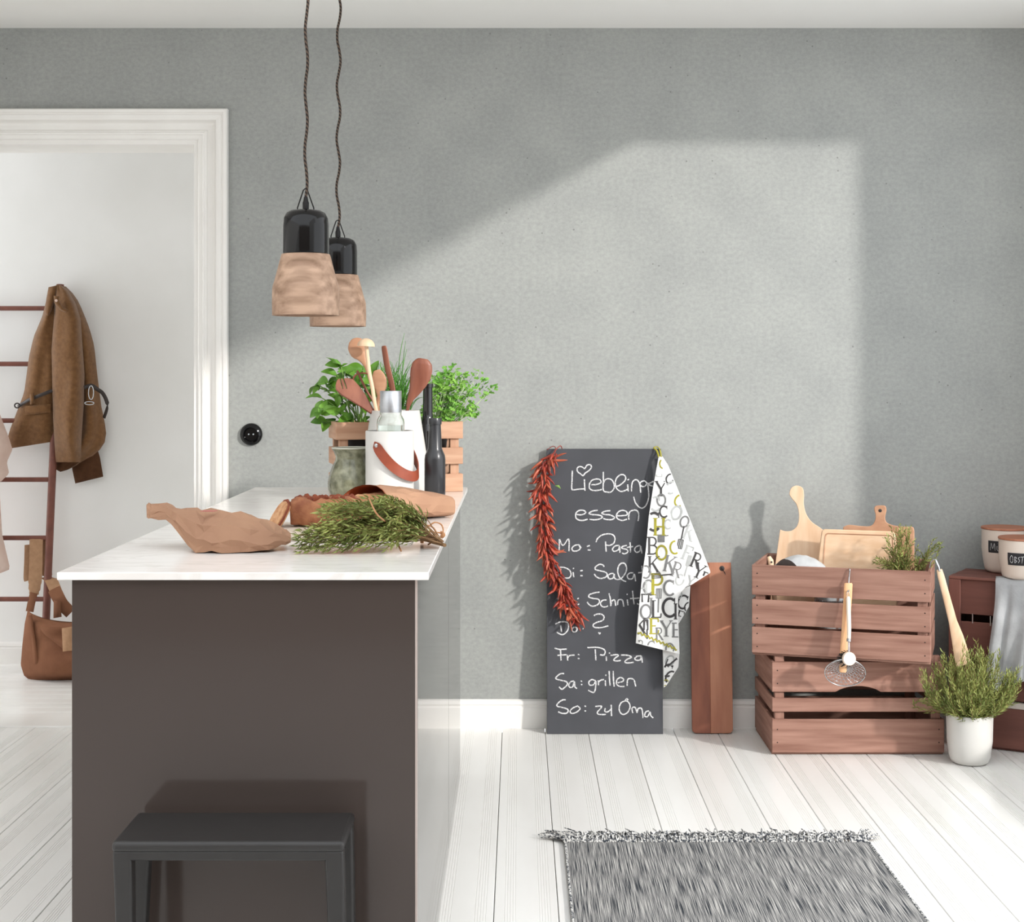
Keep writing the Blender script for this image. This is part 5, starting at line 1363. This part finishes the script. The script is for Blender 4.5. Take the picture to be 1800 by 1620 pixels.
# ------------------------------------------------------------------ storage jars on the right crate
M_jar = mat('cream_stoneware', '#ddd0c4', 0.35, c2='#d3c4b7', scale=6, coat=0.2)
M_lid = wood('red_brown_lid', '#9a5f45', '#b0755a', 'x', 8)
M_lab = mat('chalk_label', '#242224', 0.8, c2='#2b292b', scale=30)
def jar(px, Y, r, h, label, a0, a1, l0, l1, strokes, lh):
    c = Vector(((px - CX)/F*Y, Y, RTOP + 0.0004))
    t = thing('storage_jar', label, 'jar', c, group='storage jars')
    R = lambda z: r*(0.80 + 0.20*min(1.0, (z/h)/0.55)**0.6)
    pr = [(0, 0.0), (r*0.70, 0.0), (r*0.775, 0.004)] + [(R(h*k/16), h*k/16) for k in range(1, 17)] + [(r - 0.003, h), (r - 0.004, h - 0.01), (0, h - 0.01)]
    part('body', MB().lathe(pr, 56, c=c), M_jar, t, angle=50)
    part('lid', MB().lathe([(0, h + 0.0003), (r*1.0, h + 0.0003), (r*1.03, h + 0.002), (r*1.03, h + 0.006), (r*1.01, h + 0.008), (0, h + 0.0085)], 56, c=c), M_lid, t, angle=50)
    def surf(a, z, o=0.0012):
        rr = R(z) + o
        return c + Vector((rr*math.sin(a), -rr*math.cos(a), z))
    a0, a1 = math.radians(a0), math.radians(a1)
    mb = MB().grid(lambda u, v: surf(lerp(a0, a1, u), lerp(l0, l1, v)), 20, 4)
    lb = part('chalk_label', mb, M_lab, t, angle=180)
    mb = MB()
    for i, s in enumerate(strokes):
        pts = smooth([Vector(p) for p in s], 6) if len(s) > 2 else [Vector(s[0]).lerp(Vector(s[1]), k/4) for k in range(5)]
        mb.ribbon(pts, lh, lambda x, y: surf(lerp(a0, a1, x*0.62/100.0 + 0.03), lerp(l0, l1, y/40.0), 0.0018 + 0.00003*i))
    part('chalk_lettering', mb, M_chalk, lb, angle=0)
# strokes in a 100 x 40 label box, y up
MUESLI = [[(6, 8), (10, 32), (17, 14), (24, 32), (27, 8)], [(35, 24), (35, 12), (40, 8), (46, 12), (46, 24)], [(46, 24), (47, 8)], [(37, 32), (38, 33)], [(44, 32), (45, 33)], [(60, 26), (54, 22), (60, 16), (55, 9)], [(68, 33), (68, 8)], [(76, 24), (76, 8)], [(76, 31), (77, 32)]]
OBST = [[(14, 32), (8, 24), (8, 12), (14, 8), (19, 14), (19, 26), (14, 32)], [(27, 28), (27, 8)], [(27, 28), (34, 25), (28, 18), (35, 14), (27, 8)], [(47, 28), (41, 24), (46, 17), (41, 9)], [(58, 28), (55, 8)], [(50, 28), (76, 31)]]
jar(1767, 5.250, 0.081, 0.152, 'taller cream storage jar with wooden lid and label, behind the fruit jar', -62, 38, 0.074, 0.116, MUESLI, 1.3)
jar(1797.5, 5.085, 0.079, 0.134, 'shorter cream storage jar with wooden lid labelled OBST, in front', -56, 40, 0.052, 0.094, OBST, 1.7)

# ------------------------------------------------------------------ grey linen cloth draped over the right crate
M_grey = mat('sheer_grey_linen', '#949596', 0.9, c2='#abacad', scale=14, bump=0.4, bscale=120, spec=0.15)
def drape(u, v):
    x = lerp(0.150, 0.515, u) + 0.012*math.sin(v*5)*(1-u)
    if v < 0.22:
        y = lerp(0.045, -0.006, v/0.22); z = 0.421 + 0.002*math.sin(u*30)
    else:
        k = (v - 0.22)/0.78
        f = 0.014*math.sin(u*17 + 0.6) + 0.010*math.sin(u*29 + k*2)
        y = -0.012 - 0.030*k*0.7 - abs(f)*min(1, k*3) - 0.008*math.sin(k*math.pi)
        z = 0.416 - 0.40*k*(0.93 + 0.07*math.cos(u*9)) + 0.02*(1-u)*k
    return MR @ Vector((x, y, z))
mb = MB().grid(drape, 48, 40); mb.grid(lambda u, v: drape(1-u, v) + Vector((0.0006, 0.0012, -0.0006)), 48, 40)
solo('linen_cloth', mb, M_grey, 'grey linen cloth draped over the front of the right crate', 'cloth', MR @ Vector((0.33, -0.02, 0.42)), angle=180)

# ------------------------------------------------------------------ cutting boards in the upper crate
def K(x, y): return 1300 + x*0.3209, 840 + y*0.321
def leaning(name, label, outline, p0, tilt, t_, material, low, round_=None, turn=0.0):
    """board standing in the crate: outline in zoom coordinates, continued down to height low"""
    n = Vector((math.sin(turn), -math.cos(turn), 0))*math.cos(tilt) + Vector((0, 0, math.sin(tilt)))
    pts = [on_plane(*K(*q), p0, n) for q in outline]
    return n, pts
base_z = UC.z + 0.0095
def board_thing(name, label, outline, p0, tilt, th_, m, cat='board', turn=0.0):
    n, pts = leaning(name, label, outline, p0, tilt, th_, m, 0, turn=turn)
    t = thing(name, label, cat, Vector((sum(p.x for p in pts)/len(pts), p0.y, base_z)), group='cutting boards in the crate')
    return t, n, pts
# tall paddle board
ol = smooth([(222, 282), (255, 291), (290, 285), (318, 255), (325, 200), (312, 145), (285, 110), (273, 85), (285, 52), (315, 41), (345, 54), (353, 88), (352, 140), (363, 190), (392, 236), (440, 270), (457, 284)], 5)
ol = [tuple(p) for p in ol] + [(445, 400), (430, 720), (160, 720)]
p0 = MU @ Vector((0.10, 0.235, 0.105)); TURN = -0.20
t, n, pts = board_thing('cutting_board', 'pale wooden paddle board with a long curved handle, leftmost in the crate', ol, p0, math.radians(9), 0.016, M_beech, turn=TURN)
mb = MB().prism(pts, -n*0.016)
for v in mb.v: v.z = max(v.z, base_z)
part('board', mb, M_beech, t, bev=0.003, seg=2, norm=True)
# rectangular board with juice groove
rect = [(450, 278), (850, 292), (868, 470), (862, 720), (418, 720), (432, 420)]
ol = [tuple(p) for p in rounded([Vector(q) for q in rect], [22, 22, 0, 0, 0, 0], 6)]
p0 = MU @ Vector((0.30, 0.170, 0.105)); TURN = UA
t, n, pts = board_thing('cutting_board', 'pale rectangular cutting board with a juice groove behind the rosemary', ol, p0, math.radians(9), 0.018, M_beech, turn=TURN)
mb = MB().prism(pts, -n*0.018)
for v in mb.v: v.z = max(v.z, base_z)
M_beechx = wood('beech_across', '#dfb893', '#ebcaa9', 'x', 5)
part('board', mb, M_beechx, t, bev=0.004, seg=2, norm=True)
gr = rounded([Vector(q) for q in ((474, 304), (835, 316), (848, 560), (452, 560))], [14, 14, 2, 2], 6)
gp = [on_plane(*K(*q), p0, n) + n*0.0002 for q in gr]; gp.append(gp[0])
part('juice_groove', MB().sweep(gp, 0.0028, 0.0006, n=8), M_tanb, t, angle=60)
# darker board with small handle, at the back
ol = smooth([(567, 268), (600, 256), (660, 262), (715, 262), (738, 240), (745, 205), (737, 170), (745, 153), (770, 149), (796, 152), (804, 175), (797, 212), (806, 243), (850, 260), (910, 266), (948, 268), (957, 290)], 5)
ol = [tuple(p) for p in ol] + [(957, 420), (955, 640), (575, 640)]
p0 = MU @ Vector((0.40, 0.285, 0.165))
t, n, pts = board_thing('cutting_board', 'tan cutting board with a short drilled handle, rearmost in the crate', ol, p0, math.radians(6), 0.014, M_tanb, turn=UA)
mb = MB().prism(pts, -n*0.014)
for v in mb.v: v.z = max(v.z, base_z)
part('board', mb, M_tanb, t, bev=0.002, norm=True)
c = on_plane(*K(770, 178), p0, n)
part('hanging_hole', MB().lathe([(0, 0.0006), (0.0045, 0.0006), (0.006, 0.0001)], 16, M=Matrix.Translation(c + n*0.0004) @ n.to_track_quat('Z', 'Y').to_matrix().to_4x4()), M_belt, t)

# grey oven cloth bundled at the left of the crate, small wooden peg beside it
def KL(pts): return [K(*p) for p in pts]
M_felt = mat('grey_linen_mitt', '#b4b5b6', 0.95, c2='#c6c7c8', scale=18, bump=0.4, bscale=90)
mb = MB()
def mitt(u, v):
    a = math.pi*u; k = v
    px = lerp(192, 470, u); top = 490 - 70*math.sin(math.pi*min(1, u*0.95 + 0.03))**0.8
    py = lerp(500, top, math.sin(k*math.pi/2))
    Y = 5.035 - 0.30*(K(px, 0)[0]*0 + (px - 192)/278*0.09)/1.0 + 0.09*(1 - math.cos(k*math.pi/2))
    q = P(*K(px, py), Y)
    return q + Vector((0, 0, 0.003*noise.noise(Vector((px*0.03, k*3, 0)))))
mb.grid(mitt, 24, 12)
def mitt2(u, v):
    p = mitt(1-u, 1.0); return p + Vector((0, 0.07*v, -0.07*v*v))
mb.grid(mitt2, 24, 6)
t = thing('oven_mitt', 'rumpled grey linen mitt bulging over the crate edge', 'mitt', P(*K(330, 490), 5.04))
part('linen', mb, M_felt, t, angle=180)
part('hollow_shade', MB().grid(lambda u, v: P(*K(lerp(190, 318, u), lerp(492, 492 - 52*math.sin(math.pi*u)**0.75*(1 if u < .5 else 0.9), v)), 5.022 - 0.010*u), 14, 5), M_belt, t, angle=180)  # dark sheet added for the shade in the mitt's hollow
c = P(*K(170, 452), 5.03)
t = thing('wooden_peg', 'small pale wooden handle end at the left crate corner', 'handle', c)
part('handle', MB().sweep([c + Vector((-0.006, 0, 0.014)), c, c + Vector((0.008, 0.01, -0.05)), c + Vector((0.02, 0.03, -0.15))], [0.006, 0.010, 0.010, 0.008], [0.005, 0.007, 0.007, 0.006], n=12), M_beech, t, angle=70)
part('hanging_hole', MB().lathe([(0, 0.0006), (0.0028, 0.0006), (0.0036, 0.0001)], 12, M=Matrix.Translation(c + Vector((0.002, -0.0068, -0.004))) @ Matrix.Rotation(math.radians(90), 4, 'X')), M_belt, t)

# rosemary sprigs sticking out of the crate
random.seed(31)
mb, st = MB(), MB()
b0 = P(1590, 1015, 5.00)
for i in range(52):
    if i < 40: px, py = random.uniform(1535, 1608), random.uniform(922, 1000)
    else: px, py = random.uniform(1612, 1662), random.uniform(945, 985)
    if px < 1552: py = random.uniform(980, 1000)
    e = P(px, py, 4.99 + random.uniform(-0.05, 0.06))
    a = P(1588 + random.gauss(0, 9) + (30 if i >= 40 else 0), 1010, 5.00 + random.gauss(0, .02))
    sprig(mb, st, bend(a, e, (random.gauss(0, .008), random.gauss(0, .008), 0.012), 7, 0.001), nlen=0.019, step=0.0032, start=0.1, w=0.0019, curl=0.5)
t = thing('rosemary_bunch', 'rosemary sprigs sticking out of the upper crate at its right', 'herbs', b0)
part('needles', mb, M_needle, t, angle=0, kind='stuff'); part('stems', st, M_stem, t)

# grater glimpsed between the slats
gc = MU @ Vector((0.245, 0.055, 0.10))
mb = MB()
def gsurf(u, v):
    a = lerp(-1.15, 1.15, u)
    return MU @ Vector((0.258 + 0.058*math.sin(a), 0.060 - 0.040*math.cos(a), lerp(0.10, 0.225, v)))
mb.grid(gsurf, 20, 10)
t = thing('metal_grater', 'curved steel grater seen through the gap between the crate slats', 'grater', gc)
part('plate', mb, M_steel, t, angle=180)
mb = MB()
for i in range(14):
    for j in range(9):
        p = gsurf((i + 0.5 + 0.5*(j % 2))/14.6, (j + 0.5)/9); q = gsurf((i + 0.5 + 0.5*(j % 2))/14.6, (j + 0.7)/9)
        nn = Vector((0, -1, 0)); mb.add([p + Vector((-.0024, 0, 0)), p + Vector((.0024, 0, 0)), q, p + nn*0.003 + Vector((0, 0, .001))], [(0, 1, 3), (1, 2, 3), (2, 0, 3)])
part('teeth', mb, M_steel, t, angle=0)

# ------------------------------------------------------------------ hook, dish brush and wire skimmer on the crate front
def Q(x, y): return 1420 + x/6.479, 980 + y/6.479
def front_y(px): # depth of the crate front at picture column px
    d = (px - CX)/F
    a = UC; dirx = Vector((math.cos(UA), math.sin(UA)))
    # a + s*dir = (d*Y, Y)
    s = (d*a.y - a.x)/(dirx.x - d*dirx.y)
    return a.y + s*dirx.y
yf = front_y(1491)
hk = [(470, 160, 0.016), (474, 135, 0.014), (477, 128, 0.004), (478, 132, -0.006), (476, 170, -0.008), (470, 230, -0.010), (464, 320, -0.016), (458, 372, -0.024), (462, 384, -0.032), (470, 370, -0.036)]
solo('metal_hook', MB().sweep(smooth([P(*Q(a, b), yf + d) for a, b, d in hk], 5), 0.0021, n=8), M_steel, 'bent steel hook over the upper crate front carrying brush and skimmer', 'hook', P(*Q(475, 150), yf), angle=180)
M_bamboo = wood('bamboo_handle', '#d9a578', '#e6b98f', 'z', 6)
M_palewood = wood('pale_beech_handle', '#ecd9c6', '#f3e5d5', 'z', 6)
M_bristle = mat('dark_bristle', '#2b2826', 0.9, c2='#3a3633', scale=60)
t = thing('wire_skimmer', 'wire skimmer with flat bamboo handle hanging on the crate hook', 'skimmer', P(*Q(425, 1310), yf - 0.03))
k_ = yf/F/6.479
part('handle', MB().sweep([P(*Q(462, 288), yf - 0.020), P(*Q(462, 300), yf - 0.020), P(*Q(455, 450), yf - 0.021), P(*Q(430, 800), yf - 0.025), P(*Q(408, 1100), yf - 0.030), P(*Q(400, 1285), yf - 0.036), P(*Q(399, 1305), yf - 0.036)],
     [40*k_, 48*k_, 48*k_, 45*k_, 43*k_, 42*k_, 34*k_], [0.003, 0.0048, 0.0048, 0.0048, 0.0045, 0.004, 0.0025], n=14, side=Vector((1, 0, 0))), M_bamboo, t, angle=60)
cb = P(*Q(425, 1310), yf - 0.045)
e1 = Vector((0.985, 0.0, -0.17)); e2 = Vector((0.14, -0.55, 0.82)).normalized(); e1 = (e1 - e2*e1.dot(e2)).normalized(); e3 = e1.cross(e2)
if e3.y < 0: e3 = -e3
RX_, RZ_ = 228*k_, 205*k_
def bk(r, a): return cb + e1*(RX_*r*math.cos(a)) + e2*(RZ_*r*math.sin(a)) + e3*(0.022*(1 - r*r) )
mb = MB().sweep([bk(1.0, a*2*math.pi/40) for a in range(41)], 0.0019, n=8)
part('rim', mb, M_steel, t, angle=180)
mb = MB()
for r in (0.12, 0.26, 0.40, 0.54, 0.68, 0.84): mb.sweep([bk(r, a*2*math.pi/30) for a in range(31)], 0.00065, n=5)
for k in range(22):
    a = k*2*math.pi/22
    mb.sweep([bk(r, a + (r - 1)*0.8) for r in (1.0, .8, .6, .4, .2, .06)], 0.0007, n=5)
    mb.sweep([bk(r, a - (r - 1)*0.8) for r in (1.0, .8, .6, .4, .2, .06)], 0.0007, n=5)
part('wire_basket', mb, M_steel, t, angle=180)
t = thing('dish_brush', 'dish brush with pale handle and round head hanging before the skimmer', 'brush', P(*Q(470, 1150), yf - 0.07))
part('handle', MB().sweep([P(*Q(460, 440), yf - 0.034), P(*Q(461, 465), yf - 0.035), P(*Q(464, 600), yf - 0.040), P(*Q(470, 800), yf - 0.048), P(*Q(468, 925), yf - 0.054)], [14*k_, 25*k_, 25*k_, 24*k_, 21*k_], n=14), M_palewood, t, angle=60)
part('hanging_loop', MB().sweep(smooth([P(*Q(452, 445), yf - 0.034), P(*Q(446, 410), yf - 0.033), P(*Q(458, 372), yf - 0.030), P(*Q(470, 405), yf - 0.033), P(*Q(466, 445), yf - 0.034)], 5), 0.0011, n=6), M_steel, t, angle=180)
part('ferrule', MB().sweep([P(*Q(468, 922), yf - 0.054), P(*Q(467, 955), yf - 0.056)], 26*k_, n=14), M_steel, t)
part('wire_neck', MB().sweep([P(*Q(460, 950), yf - 0.056), P(*Q(462, 1075), yf - 0.068)], 0.0012, n=6).sweep([P(*Q(474, 950), yf - 0.056), P(*Q(476, 1075), yf - 0.068)], 0.0012, n=6), M_steel, t)
hc = P(*Q(470, 1150), yf - 0.078); hn = Vector((0.10, -1, 0.12)).normalized()
Mh = Matrix.Translation(hc) @ hn.to_track_quat('Z', 'Y').to_matrix().to_4x4()
part('head', MB().lathe([(0, -0.010), (72*k_, -0.010), (76*k_, -0.006), (76*k_, 0.002), (70*k_, 0.006), (0, 0.008)], 36, M=Mh), M_palewood, t, angle=50)
mb = MB()
for i in range(150):
    a = random.random()*2*math.pi; r = 68*k_*math.sqrt(random.random())
    p = Mh @ Vector((r*math.cos(a), r*math.sin(a), -0.009)); q = Mh @ Vector((r*1.45*math.cos(a) - 0.004, r*1.45*math.sin(a) - 0.003, -0.031))
    mb.sweep([p, q], 0.0011, n=4)
part('bristles', mb, M_bristle, t, kind='stuff')

# wooden spatula hanging by a clip at the crate corner
cc = MU @ Vector((UW, 0.0, UH))
yc = cc.y - 0.012
k2 = yc/F
t = thing('wooden_spatula', 'pale wooden spatula hanging at the crate corner above the potted rosemary', 'spatula', P(1690, 1150, yc - 0.01))
sp_ = [(1651, 1001, 0.0), (1654, 1012, 0.004), (1664, 1050, 0.025), (1675, 1092, 0.055), (1683, 1120, 0.075), (1690, 1150, 0.095), (1694, 1168, 0.105)]
part('spatula', MB().sweep([P(a, b, yc + d) for a, b, d in sp_], [5.0*k2, 6.0*k2, 6.5*k2, 7.5*k2, 11*k2, 13.5*k2, 13.5*k2], [0.0045, 0.0055, 0.0055, 0.005, 0.004, 0.003, 0.0025], n=14, side=Vector((1, 0, 0.25))), M_beech, t, angle=60)
part('hook', MB().sweep(smooth([P(1652, 1004, yc - 0.006), P(1649, 994, yc - 0.004), P(1644, 983, yc + 0.006), P(1637, 986, yc + 0.016), P(1634, 998, yc + 0.024)], 5), 0.0035, 0.002, n=8), M_steel, t, angle=180)

# ------------------------------------------------------------------ potted rosemary on the floor
PC = Vector((1.497, 4.912, 0.0))
t = thing('potted_rosemary', 'bushy rosemary in a white pot on the floor before the crates', 'plant', PC)
part('pot', MB().lathe([(0, 0.0006), (0.050, 0.0006), (0.060, 0.006), (0.0665, 0.022), (0.0735, 0.075), (0.0755, 0.155), (0.0750, 0.164), (0.0730, 0.165), (0.0715, 0.163), (0.0715, 0.150), (0, 0.150)], 56, c=PC), M_ceramic, t, angle=60)
part('soil', MB().lathe([(0, 0.158), (0.05, 0.156), (0.0712, 0.152), (0.07, 0.1505), (0, 0.1505)], 24, c=PC), M_soil, t)
mb, st = MB(), MB(); random.seed(77)
top = PC + Vector((0, 0, 0.155))
for i in range(135):
    a = random.random()*2*math.pi; el = math.asin(random.uniform(-0.10, 0.97))
    R_ = random.uniform(0.13, 0.170) if i > 14 else random.uniform(0.17, 0.20)
    if i <= 14: el = random.uniform(0.7, 1.35)
    d = Vector((math.cos(a)*math.cos(el), math.sin(a)*math.cos(el)*0.85, math.sin(el)*1.0))
    e = PC + Vector((0.004, 0, 0.235)) + Vector((d.x*R_, d.y*R_*0.8, d.z*R_*0.92))
    if e.z < 0.185: e.z = 0.185 + random.random()*0.02
    out = Vector((d.x, d.y*0.8, 0))
    s = top + Vector((random.gauss(0, .022), random.gauss(0, .022), 0))
    if i > 70: e = PC + Vector((0, 0, 0.165)) + Vector((d.x*0.165, d.y*0.13, 0.03 + 0.13*random.random()))
    c1 = s + out*random.uniform(0.10, 0.16) + Vector((0, 0, random.uniform(-0.005, 0.045)))
    path = [s*(1-u)**2 + c1*(2*u*(1-u)) + e*u*u + Vector((random.gauss(0, .0015), random.gauss(0, .0015), 0)) for u in [k/9 for k in range(10)]]
    sprig(mb, st, path, nlen=0.021, step=0.0031, start=0.12, w=0.0019, curl=0.9)
for v in mb.v:
    if v.y > 5.0 and v.z < 0.32 and v.x < 1.45: v.y = 5.0 - (v.y - 5.0)*0.1
part('needles', mb, M_needle, t, angle=0, kind='stuff'); part('stems', st, M_stem, t)
